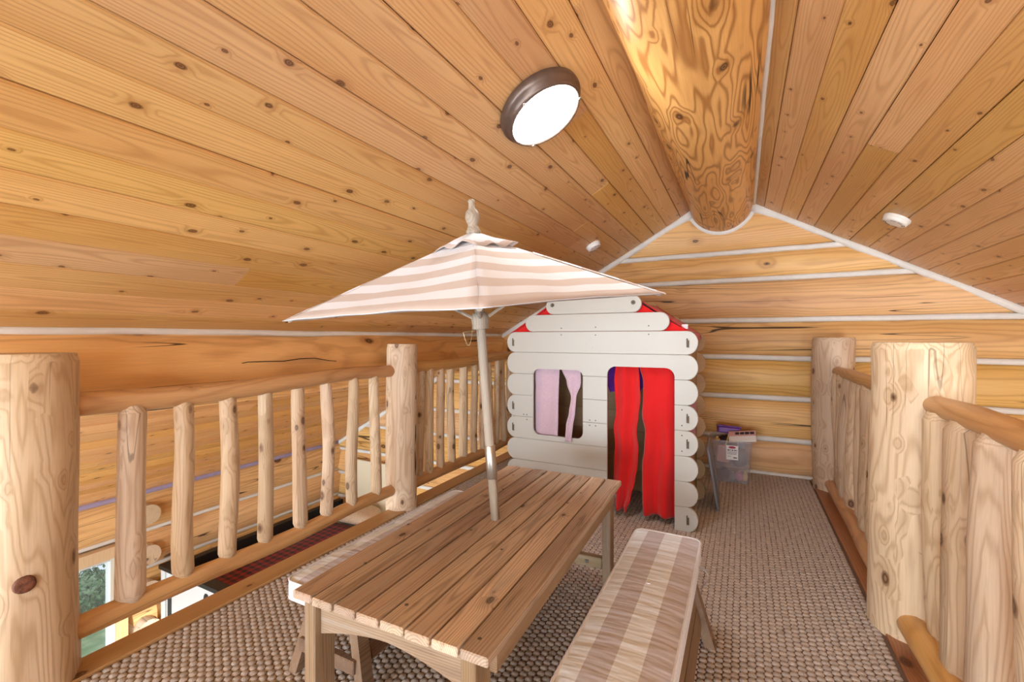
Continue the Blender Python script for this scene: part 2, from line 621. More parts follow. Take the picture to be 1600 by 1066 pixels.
def log_between(name, p0, p1, r0, r1, mat, parent=None, base=(0, 0, 0), **kw):
    p0, p1 = Vector(p0), Vector(p1)
    d = p1 - p0
    o = make(name, log_mesh(d.length, r0, r1, **kw), mat, parent)
    smooth_mesh(o, 42)
    o.location = p0 - Vector(base)
    o.rotation_mode = 'QUATERNION'
    o.rotation_quaternion = d.to_track_quat('X', 'Z')
    return o


# ------------------------------------------------------------------ the house shell
S, X0, ZA = 0.5686, -0.1675, 2.469       # roof pitch, ridge position, apex height
COSS = 1 / math.sqrt(1 + S * S)
SINS = S * COSS
YW = 4.455                                # chinking plane of the far gable
YB = -3.5
XLW, XRW = -5.0, 4.67
ZLOW = -2.65


def ceil_z(x):
    return ZA - S * abs(x - X0)


# ceiling: backing and boards
PW = 0.1185
b = bmesh.new()
for sgn in (-1, 1):
    xe = XLW - 0.15 if sgn < 0 else XRW + 0.15
    vs = []
    for x in (X0, xe):
        for y in (YB - 0.1, YW + 0.15):
            for dz in (0.03, 0.10):
                vs.append(b.verts.new((x, y, ceil_z(x) + dz)))
    for f in ((0, 1, 3, 2), (4, 6, 7, 5), (0, 4, 5, 1), (2, 3, 7, 6), (0, 2, 6, 4), (1, 5, 7, 3)):
        b.faces.new([vs[i] for i in f])
ceiling = struct(make('ceiling', b, M['backing']))


def plank_mesh(w, L, t, ch):
    h = w / 2
    pr = [(-h, t), (-h, ch), (-h + ch, 0), (h - ch, 0), (h, ch), (h, t)]
    v = [(x, -L / 2, z) for x, z in pr] + [(x, L / 2, z) for x, z in pr]
    n = len(pr)
    f = [(i, (i + 1) % n, (i + 1) % n + n, i + n) for i in range(n)]
    f += [tuple(range(n)), tuple(range(2 * n - 1, n - 1, -1))]
    return v, f


def board_rows(sgn, first, last_x):
    k = 0
    while True:
        xa = first + sgn * PW * k
        xb = xa + sgn * PW
        if abs(xb) > abs(last_x):
            break
        xc = (xa + xb) / 2
        y = YB + 0.02
        while y < YW - 0.02:
            L = rng.uniform(3.2, 8.5)
            if y + L > YW - 0.9:
                L = YW + 0.04 - y
            v, f = plank_mesh(PW / COSS - 0.002, L - 0.0015, 0.019, 0.0062 + rng.uniform(-0.0015, 0.002))
            o = pydata('plank', v, f, M['ceiling'], ceiling)
            o.location = (xc, y + L / 2, ceil_z(xc) + rng.uniform(0.0, 0.003))
            o.rotation_euler = (0, math.atan(S) * sgn, 0)
            y += L
        k += 1


board_rows(-1, -0.387, XLW - 0.1)
board_rows(1, 0.0445, XRW + 0.1)

# logs of the walls
def wall_log(parent, base, axis, a0, a1, zc, h, plane, bulge, mat, seed, clip=None, inward=-1, name='log'):
    """log lying along X (axis 'x', plane = Y of its middle) or along Y (plane = X)"""
    b = bmesh.new()
    n = max(4, int((a1 - a0) / 0.45))
    seg = 20
    rings = []
    L = a1 - a0
    for i in range(n + 1):
        x = L * i / n
        ring = []
        for k in range(seg):
            a = 2 * math.pi * k / seg
            ca, sa = math.cos(a), math.sin(a)
            ey = abs(ca) ** 0.95 * math.copysign(1, ca)
            ez = abs(sa) ** 0.85 * math.copysign(1, sa)
            w = 1 + 0.05 * mnoise.noise(Vector((x * 0.8 + seed * 7.7, ca, sa + seed)))
            ring.append(b.verts.new((x, ey * bulge * w, ez * h / 2 * (1 + 0.02 * mnoise.noise(Vector((x * 0.7 + seed, 1, sa)))))))
        rings.append(ring)
    for p, c in zip(rings[:-1], rings[1:]):
        for k in range(seg):
            k2 = (k + 1) % seg
            b.faces.new((p[k], p[k2], c[k2], c[k]))
    b.faces.new(rings[0])
    b.faces.new(rings[-1])
    loc = Vector((a0, plane, zc)) if axis == 'x' else Vector((plane, a0, zc))
    if clip:
        for co, no in clip:
            bmesh.ops.bisect_plane(b, geom=b.verts[:] + b.edges[:] + b.faces[:], plane_co=Vector(co) - loc, plane_no=no, clear_outer=True)
        eds = [e for e in b.edges if len(e.link_faces) == 1]
        if eds:
            bmesh.ops.holes_fill(b, edges=eds)
    if not b.faces:
        b.free()
        return None
    o = make(name, b, mat, parent)
    smooth_mesh(o, 50)
    o.location = loc - Vector(base)
    if axis == 'y':
        o.rotation_euler = (0, 0, R(90))
    return o


CLIP = [((X0, 0, ZA + 0.004), Vector((-SINS / COSS, 0, 1)).normalized()), ((X0, 0, ZA + 0.004), Vector((SINS / COSS, 0, 1)).normalized())]
ROWS = [-2.65, -2.34, -2.0, -1.68, -1.34, -1.0, -0.68, -0.35, 0.0, 0.302, 0.655, 0.998, 1.325, 1.680, 1.925, 2.42]

wall_far = struct(box('wall_far', XLW - 0.1, XRW + 0.1, YW + 0.04, YW + 0.10, ZLOW, 0.0, M['backing'], None, 0))
b = bmesh.new()
vs = []
for y in (YW + 0.04, YW + 0.10):
    for x, z in ((XLW - 0.1, -0.02), (X0, ZA), (XRW + 0.1, -0.02)):
        vs.append(b.verts.new((x, y, z)))
b.faces.new(vs[:3])
b.faces.new(vs[3:])
for i in range(3):
    j = (i + 1) % 3
    b.faces.new((vs[i], vs[j], vs[j + 3], vs[i + 3]))
make('gable_backing', b, M['backing'], wall_far)


def half_width(z):
    return (ZA - z) / S


for i, (z0, z1) in enumerate(zip(ROWS[:-1], ROWS[1:])):
    hw = half_width(z0) + 0.05
    a0, a1 = max(XLW - 0.1, X0 - hw), min(XRW + 0.1, X0 + hw)
    wall_log(wall_far, (0, 0, 0), 'x', a0, a1, (z0 + z1) / 2, (z1 - z0) - 0.004, YW + 0.022, 0.085, M['log'], i + 1, CLIP)
    if i > 0:
        # mortar joint under this log, gently wavering
        hw = half_width(z0)
        a0, a1 = max(XLW, X0 - hw + 0.02), min(XRW, X0 + hw - 0.02)
        n = 30
        pts = [(a0 + (a1 - a0) * t / n, YW - 0.030, z0 + 0.006 * mnoise.noise(Vector((t * 0.35, i * 3.3, 0)))) for t in range(n + 1)]
        o = make('chinking', bm_tube(pts, [0.0235 + 0.003 * mnoise.noise(Vector((t * 0.6, i * 5.1, 2))) for t in range(n + 1)], 8), M['chink'], wall_far, smooth=True)
# mortar bead where the gable meets the sloping ceiling and wraps the ridge log
BX, BZ, BR = -0.167, 2.374, 0.2566
for sgn, xs, xe in ((-1, X0 - 0.235, XLW + 0.05), (1, X0 + 0.235, XRW - 0.05)):
    n = 60
    pts, rad = [], []
    for t in range(n + 1):
        x = xs + (xe - xs) * t / n
        r = 0.029 + 0.010 * mnoise.noise(Vector((t * 0.33, sgn * 4.0, 7))) + 0.03 * math.exp(-t * 0.9)
        pts.append((x, YW - 0.045, ceil_z(x) - 0.020 - 0.006 * mnoise.noise(Vector((t * 0.25, 3, sgn)))))
        rad.append(r)
    make('chinking', bm_tube(pts, rad, 10), M['chink'], wall_far, smooth=True)
pts = [(BX + (BR + 0.012) * math.cos(a), YW - 0.045, BZ + (BR + 0.012) * math.sin(a)) for a in [R(180 - 10 + 200 * t / 30) for t in range(31)]]
make('chinking', bm_tube(pts, 0.026, 10), M['chink'], wall_far, smooth=True)

# left wall with a window
wall_left = struct(empty('wall_left', (XLW, 0, ZLOW)))
WLB = (XLW, 0, ZLOW)
WY0, WY1, WZ0, WZ1 = 0.35, 2.0, -2.0, -0.66
LROWS = [-2.65, -2.32, -1.98, -1.66, -1.32, -0.98, -0.635, -0.262]
for i, (z0, z1) in enumerate(zip(LROWS[:-1], LROWS[1:])):
    zc = (z0 + z1) / 2
    spans = [(YB, YW)] if (zc > WZ1 or zc < WZ0) else [(YB, WY0 - 0.05), (WY1 + 0.05, YW)]
    for j, (a0, a1) in enumerate(spans):
        wall_log(wall_left, WLB, 'y', a0, a1, zc, z1 - z0 - 0.004, XLW - 0.02, 0.10, M['log'], 30 + i * 2 + j)
        if i > 0:
            n = 24
            pts = [(XLW + 0.02 - WLB[0], a0 + (a1 - a0) * t / n, z0 - WLB[2] + 0.005 * mnoise.noise(Vector((t * 0.4, i * 2.3, j)))) for t in range(n + 1)]
            make('chinking', bm_tube(pts, 0.019, 8), M['chink'], wall_left, smooth=True)
pts = [(0.035, YB + (YW - YB) * t / 20, -0.262 - ZLOW + 0.004 * mnoise.noise(Vector((t * .5, 0, 0)))) for t in range(21)]
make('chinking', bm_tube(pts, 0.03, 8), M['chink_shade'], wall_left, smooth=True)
for nm, x0, x1, y0, y1, z0, z1 in (('backing', -0.09, -0.05, YB, WY0, 0, 2.6), ('backing', -0.09, -0.05, WY1, YW, 0, 2.6),
                                   ('backing', -0.09, -0.05, WY0, WY1, 0, WZ0 - ZLOW), ('backing', -0.09, -0.05, WY0, WY1, WZ1 - ZLOW, 2.6)):
    box(nm, x0, x1, y0, y1, z0, z1, M['backing'], wall_left, 0)
# round ends of crossing logs beside the window
for zc in (-0.45, -0.82, -1.15, -1.50):
    log_between('log_end', (XLW - 0.05, 2.13, zc), (XLW + 0.18, 2.13, zc), 0.092, 0.09, M['pale_log'], wall_left, WLB, n=4, wob=0.04, bend=0.0, seed=int(zc * 100))

window_1 = struct(empty('window_1', (XLW, WY0, WZ0)))
ww, wh = WY1 - WY0, WZ1 - WZ0
for y0, y1, z0, z1 in ((0, 0.06, 0, wh), (ww - 0.06, ww, 0, wh), (0.06, ww - 0.06, wh - 0.10, wh), (0.06, ww - 0.06, 0, 0.10)):
    box('casing', -0.10, 0.105, y0, y1, z0, z1, M['window_wood'], window_1, 0.004)
for y0, y1, z0, z1 in ((0.06, 0.10, 0.1, wh - 0.1), (ww - 0.10, ww - 0.06, 0.1, wh - 0.1), (0.10, ww - 0.10, wh - 0.15, wh - 0.1), (0.10, ww - 0.10, 0.1, 0.15)):
    box('sash', -0.07, 0.02, y0, y1, z0, z1, M['white_paint'], window_1, 0.004)
box('pane', -0.03, -0.024, 0.09, ww - 0.09, 0.14, wh - 0.14, M['glass'], window_1, 0)

# wall behind the camera and the wall beyond the stairs, with unseen windows added to let light in
def pierced_wall(root, along, holes, a0, a1, z0, z1, t0, t1):
    """boarded wall panels around rectangular openings; along = 'x' or 'y'"""
    cuts = sorted({a0, a1} | {h[0] for h in holes} | {h[1] for h in holes})
    for p, q in zip(cuts[:-1], cuts[1:]):
        hs = sorted((h[2], h[3]) for h in holes if h[0] <= p and h[1] >= q)
        z = z0
        for lo, hi in hs + [(z1, z1)]:
            if lo > z:
                c = (p, q, t0, t1, z, lo) if along == 'x' else (t0, t1, p, q, z, lo)
                box('panel', *c, M['tan_ply'], root, 0)
            z = hi


def added_glazing(name, along, a0, a1, z0, z1, t, nmul):
    w = struct(empty(name, (a0, t, z0) if along == 'x' else (t, a0, z0)))
    L, H_ = a1 - a0, z1 - z0

    def bit(nm, p, q, lo, hi, d, mat):
        c = (p, q, -d, d, lo, hi) if along == 'x' else (-d, d, p, q, lo, hi)
        box(nm, *c, mat, w, 0)
    for p, q, lo, hi in ((0, 0.06, 0, H_), (L - 0.06, L, 0, H_), (0.06, L - 0.06, 0, 0.06), (0.06, L - 0.06, H_ - 0.06, H_)):
        bit('casing', p, q, lo, hi, 0.07, M['window_wood'])
    for k in range(1, nmul):
        c = L * k / nmul
        bit('mullion', c - 0.025, c + 0.025, 0.06, H_ - 0.06, 0.04, M['window_wood'])
    for k in range(nmul):
        bit('pane', L * k / nmul + 0.03, L * (k + 1) / nmul - 0.03, 0.05, H_ - 0.05, 0.003, M['glass'])


BACK = [(-1.95, 1.05, 0.30, 1.44), (-4.5, -2.2, -2.35, -0.02 + 0.25), (1.5, 3.4, -1.8, 0.40)]
wall_back = struct(empty('wall_back', (0, YB - 0.12, 0)))
pierced_wall(wall_back, 'x', BACK, XLW, XRW, ZLOW, 2.5, 0.0, 0.12)
for k, h in enumerate(BACK):
    added_glazing('window_%d' % (k + 2), 'x', h[0], h[1], h[2], h[3], YB - 0.06, 3)  # unseen windows, invented as openings for the area lights
RIGHT = [(0.2, 2.4, -2.0, -0.40)]
wall_right = struct(empty('wall_right', (XRW, 0, 0)))
pierced_wall(wall_right, 'y', RIGHT, YB, YW, ZLOW, -0.2, 0.0, 0.12)
added_glazing('window_5', 'y', *RIGHT[0], XRW + 0.06, 2)  # unseen window added so the low sun can reach inside
floor_lower = struct(box('floor_lower', XLW - 0.1, XRW + 0.1, YB, YW + 0.1, ZLOW - 0.1, ZLOW, M['lower_floor'], None, 0))

# loft floor with its loop-pile carpet
FX0, FX1, FY0 = -2.005, 0.50, -1.6
floor = struct(box('floor', FX0 - 0.115, FX1 + 0.26, FY0, YW, -0.26, -0.006, M['slab'], None, 0))
box('carpet_backing', FX0, FX1, FY0, YW - 0.05, -0.006, -0.0005, M['carpet_base'], floor, 0)


def carpet():
    px, py = 0.0262, 0.0285
    nx = int((FX1 - FX0) / px)
    y_start = 0.25
    ny = int((YW - 0.06 - y_start) / py)
    v, f = [], []
    r2 = random.Random(3)
    octs = [(math.cos(R(22.5 + 45 * k)), math.sin(R(22.5 + 45 * k))) for k in range(8)]
    for i in range(nx):
        shift = (i % 2) * 0.5
        for j in range(ny):
            cx = FX0 + 0.004 + px * (i + 0.5) + r2.uniform(-.0012, .0012)
            cy = y_start + py * (j + 0.5 + shift) + r2.uniform(-.0015, .0015)
            h = 0.0046 + r2.uniform(-.0009, .0009)
            ax, ay = px * 0.545, py * 0.53
            n0 = len(v)
            for c, s in octs:
                v.append((cx + c * ax, cy + s * ay, -0.0005))
            for c, s in octs:
                v.append((cx + c * ax * 0.76, cy + s * ay * 0.76, h * 0.90))
            v.append((cx, cy, h))
            for k in range(8):
                k2 = (k + 1) % 8
                f.append((n0 + k, n0 + k2, n0 + 8 + k2, n0 + 8 + k))
                f.append((n0 + 8 + k, n0 + 8 + k2, n0 + 16))
    o = pydata('carpet_pile', v, f, M['carpet'], floor, smooth=True)
    o['kind'] = 'stuff'


carpet()
# boards along the open edges of the loft
trim_1 = struct(box('trim_1', FX0 - 0.125, FX0, FY0, YW - 0.06, -0.03, 0.012, M['trim_pale'], None, 0.004))
trim_2 = struct(box('trim_2', FX1, FX1 + 0.25, FY0, YW - 0.06, -0.03, 0.012, M['trim'], None, 0.004))

# ridge log and purlin
ridge = tag(log_between('ridge_beam', (BX, YB, BZ), (BX, YW + 0.1, BZ), BR, BR, M['beam'], None, seg=40, n=40, wob=0.012, bend=0.01, seed=4),
            'massive round ridge log running along the peak of the ceiling', 'beam')
for sgn, x in ((1, 0.0885),):
    n = 50
    pts = [(x + 0.004 * mnoise.noise(Vector((t * .6, sgn, 0))), YB + (YW - 0.03 - YB) * t / n, ceil_z(x) - 0.004) for t in range(n + 1)]
    bmx = bm_tube(pts, [0.013 + 0.003 * mnoise.noise(Vector((t * .8, sgn, 4))) for t in range(n + 1)], 8)
    o = make('chinking', bmx, M['chink'], ridge, smooth=True)
    o.matrix_parent_inverse = (Matrix.Translation(ridge.location) @ ridge.rotation_quaternion.to_matrix().to_4x4()).inverted()
PX_, PZ_, PR_ = -2.50, 1.026, 0.20
purlin = tag(log_between('purlin_log', (PX_, YB, PZ_), (PX_, YW + 0.05, PZ_), PR_, PR_, M['log'], None, seg=32, n=40, wob=0.03, bend=0.02, seed=9),
             'long round roof log under the ceiling above the railing', 'beam')
n = 50
pts = [(-2.392 + 0.006 * mnoise.noise(Vector((t * .4, 5, 0))), YB + (YW - 0.03 - YB) * t / n, 1.199 + 0.007 * mnoise.noise(Vector((t * .4, 8, 0)))) for t in range(n + 1)]
o = make('chinking', bm_tube(pts, [0.018 + 0.004 * mnoise.noise(Vector((t * .5, 5, 4))) for t in range(n + 1)], 8), M['chink'], purlin, smooth=True)
o.matrix_parent_inverse = (Matrix.Translation(purlin.location) @ purlin.rotation_quaternion.to_matrix().to_4x4()).inverted()

# ------------------------------------------------------------------ railings
def post(x, y, h, r, label, seed, facet=0.05, mat='pale_log'):
    return tag(log_between('newel_post', (x, y, -0.02), (x, y, h), r * 1.03, r, M[mat], None, seg=28, n=14, wob=0.035, bend=0.012,
                           facet=facet, tip2=0.05, tip=0.001, seed=seed), label, 'post')


XL = -2.10
post(-2.135, 0.575, 1.118, 0.142, 'thick peeled log newel post with a big dark knot beside plaid bed', 11, 0.09)
knot_d = (Vector((0, 0, 0.71)) - Vector((-2.135, 0.575, 0.71)))
knot_d = (Matrix.Rotation(R(4), 3, 'Z') @ knot_d).normalized()
NPOST = bpy.data.objects['newel_post']
for kz, ka, kr in ((0.40, 0, 0.027), (0.05, 8, 0.012), (0.95, -30, 0.008)):
    dd = Matrix.Rotation(R(ka), 3, 'Z') @ knot_d
    ko = make('knot', bm_lathe([(kr, -0.012), (kr, 0.001), (kr * 0.8, 0.004), (kr * 0.35, 0.005), (0, 0.003)], 18), M['knot'], None, smooth=True)
    mw = Matrix.Translation(Vector((-2.135, 0.575, kz)) + dd * 0.1465) @ dd.to_track_quat('Z', 'Y').to_matrix().to_4x4()
    pm = Matrix.Translation(NPOST.location) @ NPOST.rotation_quaternion.to_matrix().to_4x4()
    ko.parent = NPOST
    lm = pm.inverted() @ mw
    ko.location, ko.rotation_euler = lm.to_translation(), lm.to_euler()
post(-2.095, 2.40, 1.128, 0.102, 'slim log newel post with a deep crack between two railing sections', 12, 0.06)
post(0.625, 2.33, 1.152, 0.155, 'thick log newel post with swirling grain by the stair railing', 13, 0.06)
post(0.625, 4.20, 1.172, 0.138, 'log newel post against the far log wall at stair railing', 14, 0.05)


def crack(owner, pts, wdt, depth, nrm):
    """dark open drying crack let into a log, given by world points"""
    b = bmesh.new()
    prev = None
    for i, p in enumerate(pts):
        p = Vector(p)
        d = (Vector(pts[min(i + 1, len(pts) - 1)]) - Vector(pts[max(i - 1, 0)])).normalized()
        sd = d.cross(nrm).normalized() * wdt * (0.35 + 0.65 * math.sin(math.pi * (i + 0.3) / len(pts)))
        cur = [b.verts.new(p - sd), b.verts.new(p + sd), b.verts.new(p - nrm * depth)]
        if prev:
            for a_, c_ in ((0, 1), (1, 2), (2, 0)):
                b.faces.new((prev[a_], prev[c_], cur[c_], cur[a_]))
        prev = cur
    o_ = make('crack', b, M['crack'], owner)
    o_.matrix_parent_inverse = (Matrix.Translation(owner.location) @ owner.rotation_quaternion.to_matrix().to_4x4()).inverted()


pn = Vector((0.92, -0.40, 0)).normalized()
pn2 = Matrix.Rotation(R(42), 3, 'Z') @ pn
crack(bpy.data.objects['newel_post.001'], [(-2.095 + pn2.x * 0.104 + 0.004 * math.sin(t * 1.9), 2.40 + pn2.y * 0.104, 0.01 + 1.1 * t / 16) for t in range(17)], 0.0045, 0.02, pn2)
crack(purlin, [(PX_ + 0.199, 0.2 + 2.5 * t / 24, 1.030 + 0.016 * math.sin(t * 0.55) + 0.008 * math.sin(t * 1.7)) for t in range(25)], 0.0022, 0.02, Vector((1, 0, 0)))


def railing(x, y0, y1, ys, zt0, zt1, zb0, zb1, rt, rb, rbal, label, seed, railmat, top_end=0.0, xb=None):
    root = tag(empty('railing', (x, (y0 + y1) / 2, 0)), label, 'railing')
    base = root.location
    xb = x if xb is None else xb
    log_between('top_rail', (x, y0, zt0), (x, y1, zt1), rt, rt * 0.88, M[railmat], root, base, seg=20, n=16, wob=0.06, bend=0.02, seed=seed, tip=0.12, round_end=True)
    log_between('bottom_rail', (xb, y0, zb0), (xb, y1, zb1), rb, rb * 0.9, M[railmat], root, base, seg=18, n=16, wob=0.07, bend=0.02, seed=seed + 1, tip=0.12, round_end=True)
    for i, y in enumerate(ys):
        t = (y - y0) / (y1 - y0)
        za = zb0 + (zb1 - zb0) * t + rb * 0.55
        zz = zt0 + (zt1 - zt0) * t - rt * 0.45
        r = rbal[i] if isinstance(rbal, list) else rbal * (1 + 0.10 * math.sin(i * 2.3 + seed))
        dx = 0.006 * math.sin(i * 1.7 + seed)
        log_between('baluster', (x + dx, y, za), (x - dx * .5, y + 0.006 * math.cos(i * 3.1), zz), r * 1.05, r * 0.95, M['pale_log'], root, base,
                    seg=14, n=10, wob=0.10, bend=0.022, facet=0.10, tip=0.30, tip2=0.30, seed=seed * 10 + i)
    return root


railing(XL, 0.68, 2.325, [0.866, 1.054, 1.232, 1.418, 1.602, 1.784, 1.967, 2.158], 0.926, 0.952, 0.130, 0.137, 0.044, 0.040,
        [0.046, 0.036, 0.036, 0.034, 0.034, 0.033, 0.032, 0.034], 'log railing section of eight balusters above the plaid bed', 3, 'rail_log')
railing(XL, 2.47, 4.38, [2.61, 2.72, 2.85, 3.01, 3.183, 3.346, 3.498, 3.62, 3.74, 3.87, 4.02, 4.18], 0.962, 0.985, 0.128, 0.135, 0.045, 0.044, 0.034,
        'log railing section running behind the cream playhouse to the far wall', 5, 'rail_log')
railing(0.625, 2.44, 4.10, [2.58, 2.76, 2.93, 3.10, 3.28, 3.46, 3.64, 3.82, 3.98], 0.925, 0.930, 0.075, 0.075, 0.040, 0.046, 0.047,
        'stair railing section between the two round posts near the far wall', 7, 'rail_log', xb=0.585)
railing(0.625, 0.55, 2.22, [0.72, 0.93, 1.12, 1.31, 1.50, 1.70, 1.90, 2.09], 0.915, 0.928, 0.075, 0.075, 0.042, 0.050, 0.054,
        'stair railing section of thick closely set balusters and orange handrail', 8, 'rail_log', xb=0.572)

# ------------------------------------------------------------------ ceiling fixtures
def on_ceiling(x, y, sgn):
    """matrix with local -Z... local +Z pointing into the room, at the ceiling"""
    nrm = Vector((-SINS * sgn, 0, -COSS))
    return Vector((x, y, ceil_z(x))), nrm


def ceil_empty(name, x, y, sgn):
    loc, nrm = on_ceiling(x, y, sgn)
    e = empty(name, loc)
    e.rotation_mode = 'QUATERNION'
    zax = nrm
    yax = Vector((0, 1, 0))
    xax = yax.cross(zax)
    e.rotation_quaternion = Matrix((xax, yax, zax)).transposed().to_quaternion()
    return e


lamp = tag(ceil_empty('ceiling_light', -0.752, 1.70, -1), 'round bronze flush ceiling light with glowing white lens', 'lamp')
make('frame', bm_lathe([(0.0, 0.0), (0.172, 0.0), (0.180, 0.010), (0.180, 0.030), (0.174, 0.042), (0.166, 0.046), (0.163, 0.060), (0.156, 0.070), (0.150, 0.069), (0.147, 0.058)], 48), M['bronze'], lamp, smooth=True)
make('lens', bm_lathe([(0.149, 0.056), (0.143, 0.066), (0.11, 0.080), (0.06, 0.088), (0.0, 0.091)], 40), M['lens'], lamp, smooth=True)
for a in (40, 160, 280):
    make('screw', bm_lathe([(0.007, 0.0), (0.007, 0.004), (0.004, 0.007), (0.0, 0.007)], 10), M['steel'], lamp,
         (0.157 * math.cos(R(a)), 0.157 * math.sin(R(a)), 0.066), smooth=True)


def smoke(x, y, sgn, r, label):
    e = tag(ceil_empty('smoke_detector', x, y, sgn), label, 'smoke detector', 'smoke detectors on the ceiling')
    make('base', bm_lathe([(0, 0), (r, 0), (r, 0.014), (r * 0.95, 0.018), (0, 0.018)], 28), M['white_plastic'], e)
    make('cover', bm_lathe([(r * 0.94, 0.016), (r * 0.92, 0.030), (r * 0.80, 0.036), (r * 0.5, 0.038), (0, 0.039)], 28), M['white_plastic'], e, smooth=True)
    for k in range(8):
        if k % 4 == 3:
            continue
        a0 = 2 * math.pi * k / 8
        for rr in (0.62, 0.74):
            b = bmesh.new()
            arc = []
            for t in range(5):
                a = a0 + 0.62 * t / 4
                arc.append([b.verts.new((q * math.cos(a), q * math.sin(a), 0.0385 - 0.002 * (rr > 0.7))) for q in (r * (rr - 0.03), r * (rr + 0.03))])
            for p, q in zip(arc[:-1], arc[1:]):
                b.faces.new((p[0], p[1], q[1], q[0]))
            bmesh.ops.solidify(b, geom=b.faces[:], thickness=0.0015)
            make('vent_slot', b, M['dark_slot'], e)
    return e


smoke(-1.10, 3.60, -1, 0.062, 'small white smoke detector on ceiling boards above the striped parasol')
smoke(0.838, 3.49, 1, 0.072, 'white smoke detector on the ceiling slope over the stair railing')

# ------------------------------------------------------------------ table
TZ = 0.51
TC = Vector((-0.772, 1.425, 0))
table = tag(empty('picnic_table', TC, R(1.4)), 'weathered brown slatted low table with parasol pole through its top', 'table')
TW, TL = 0.588, 1.275
sw = TW / 8
for i in range(8):
    x0 = -TW / 2 + sw * i
    o = box('slat', -sw / 2 + 0.0030, sw / 2 - 0.0030, -TL / 2 - rng.uniform(0, .004), TL / 2 + rng.uniform(0, .004), -0.011, 0.011, M['table'], table, 0.003,
            (x0 + sw / 2, 0, TZ - 0.011))
for sx in (-1, 1):
    for sy in (-1, 1):
        box('leg', -0.019, 0.019, -0.034, 0.034, 0, TZ - 0.022, M['table_leg'], table, 0.003, (sx * (TW / 2 - 0.055), sy * (TL / 2 - 0.042), 0))
    box('side_apron', -0.011, 0.011, -TL / 2 + 0.07, TL / 2 - 0.07, TZ - 0.085, TZ - 0.023, M['bench'], table, 0.003, (sx * (TW / 2 - 0.030), 0, 0))
    box('bolt', -0.003, 0.003, -0.008, 0.008, -0.008, 0.008, M['steel'], table, 0.002, (sx * (TW / 2 - 0.022), TL / 2 - 0.045, TZ - 0.06))
for sy in (-1, 1):
    # arched end apron
    b = bmesh.new()
    n = 20
    w = TW / 2 - 0.076
    top, bot = [], []
    for i in range(n + 1):
        t = i / n * 2 - 1
        drop = 0.046 + 0.042 * abs(t) ** 1.6
        top.append((t * w, TZ - 0.023))
        bot.append((t * w, TZ - 0.023 - drop * 0.98))
    fr = [[b.verts.new((x, y, z)) for x, z in top + bot[::-1]] for y in (-0.011, 0.011)]
    m2 = len(fr[0])
    for i in range(m2):
        j = (i + 1) % m2
        b.faces.new((fr[0][i], fr[0][j], fr[1][j], fr[1][i]))
    for i in range(n):
        for fs in fr:
            b.faces.new((fs[i], fs[i + 1], fs[m2 - 2 - i], fs[m2 - 1 - i]))
    make('end_apron', b, M['table_cross'], table, (0, sy * (TL / 2 - 0.038), 0))
    cs = box('cross_stretcher', -TW / 2 + 0.075, TW / 2 - 0.075, -0.018, 0.018, 0.12, 0.168, M['table_cross'], table, 0.003, (0, sy * (TL / 2 - 0.06), 0))
    box('bolt', -0.008, 0.008, -0.003, 0.003, -0.008, 0.008, M['steel'], cs, 0.002, (0.15, -0.020, 0.145))
box('long_stretcher', -0.045, 0.045, -TL / 2 + 0.05, TL / 2 - 0.05, 0.096, 0.119, M['bench'], table, 0.003)
for (x, y) in ((-0.22, -0.45), (0.02, -0.56), (0.245, -0.59), (0.10, -0.2), (-0.15, 0.3), (0.17, 0.4), (-0.06, -0.12)):
    make('nail_head', bm_lathe([(0.005, 0), (0.005, 0.0012), (0, 0.0016)], 8), M['screw'], table, (x, y, TZ - 0.0005))

# ------------------------------------------------------------------ parasol
par = empty('parasol', (-0.797, 1.433, TZ - 0.10))
tag(par, 'square parasol in beige and white stripes standing through the table', 'parasol')
view = Vector((-0.797, 1.433, 0)).normalized()          # from the camera spot towards the pole
par.rotation_mode = 'QUATERNION'
lean = Matrix.Rotation(R(4.2), 3, Vector((-view.x, -view.y, 0))) @ Matrix.Rotation(R(4.2), 3, Vector((view.y, -view.x, 0)))
turn = Matrix.Rotation(math.atan2(view.y, view.x) + R(2), 3, 'Z')
par.rotation_quaternion = (lean @ turn).to_quaternion()
PB = TZ - 0.10


def pz(z):
    return z - PB


make('lower_pole', bm_lathe([(0.0, 0.0), (0.0165, 0.0), (0.0165, pz(0.70))], 20), M['pole'], par, smooth=True)
make('upper_pole', bm_lathe([(0.0168, pz(0.70)), (0.0168, pz(1.50)), (0.0, pz(1.50))], 20), M['pole'], par, smooth=True)
make('ferrule', bm_lathe([(0.0185, pz(0.665)), (0.0192, pz(0.667)), (0.0192, pz(0.785)), (0.0178, pz(0.787))], 20), M['steel'], par, smooth=True)
hub = make('runner_hub', bm_lathe([(0.018, pz(1.205)), (0.028, pz(1.205)), (0.030, pz(1.212)), (0.027, pz(1.218)), (0.030, pz(1.222)), (0.031, pz(1.245)), (0.025, pz(1.262)), (0.018, pz(1.262))], 20), M['pole'], par, smooth=True)
make('top_hub', bm_lathe([(0.018, pz(1.47)), (0.032, pz(1.47)), (0.034, pz(1.50)), (0.028, pz(1.522)), (0.0, pz(1.522))], 20), M['pole'], par, smooth=True)
make('finial', bm_lathe([(0.0, pz(1.535)), (0.024, pz(1.535)), (0.026, pz(1.545)), (0.020, pz(1.556)), (0.017, pz(1.566)), (0.023, pz(1.580)), (0.026, pz(1.596)), (0.022, pz(1.612)), (0.012, pz(1.622)), (0.0105, pz(1.640)), (0.013, pz(1.648)), (0.008, pz(1.654)), (0.0, pz(1.655))], 20), M['pole'], par, smooth=True)
CA, CZ, CD = pz(1.535), pz(1.283), 0.672       # apex, corner height, half diagonal
corners = [Vector((CD * math.cos(R(a)), CD * math.sin(R(a)), CZ)) for a in (0, 90, 180, 270)]
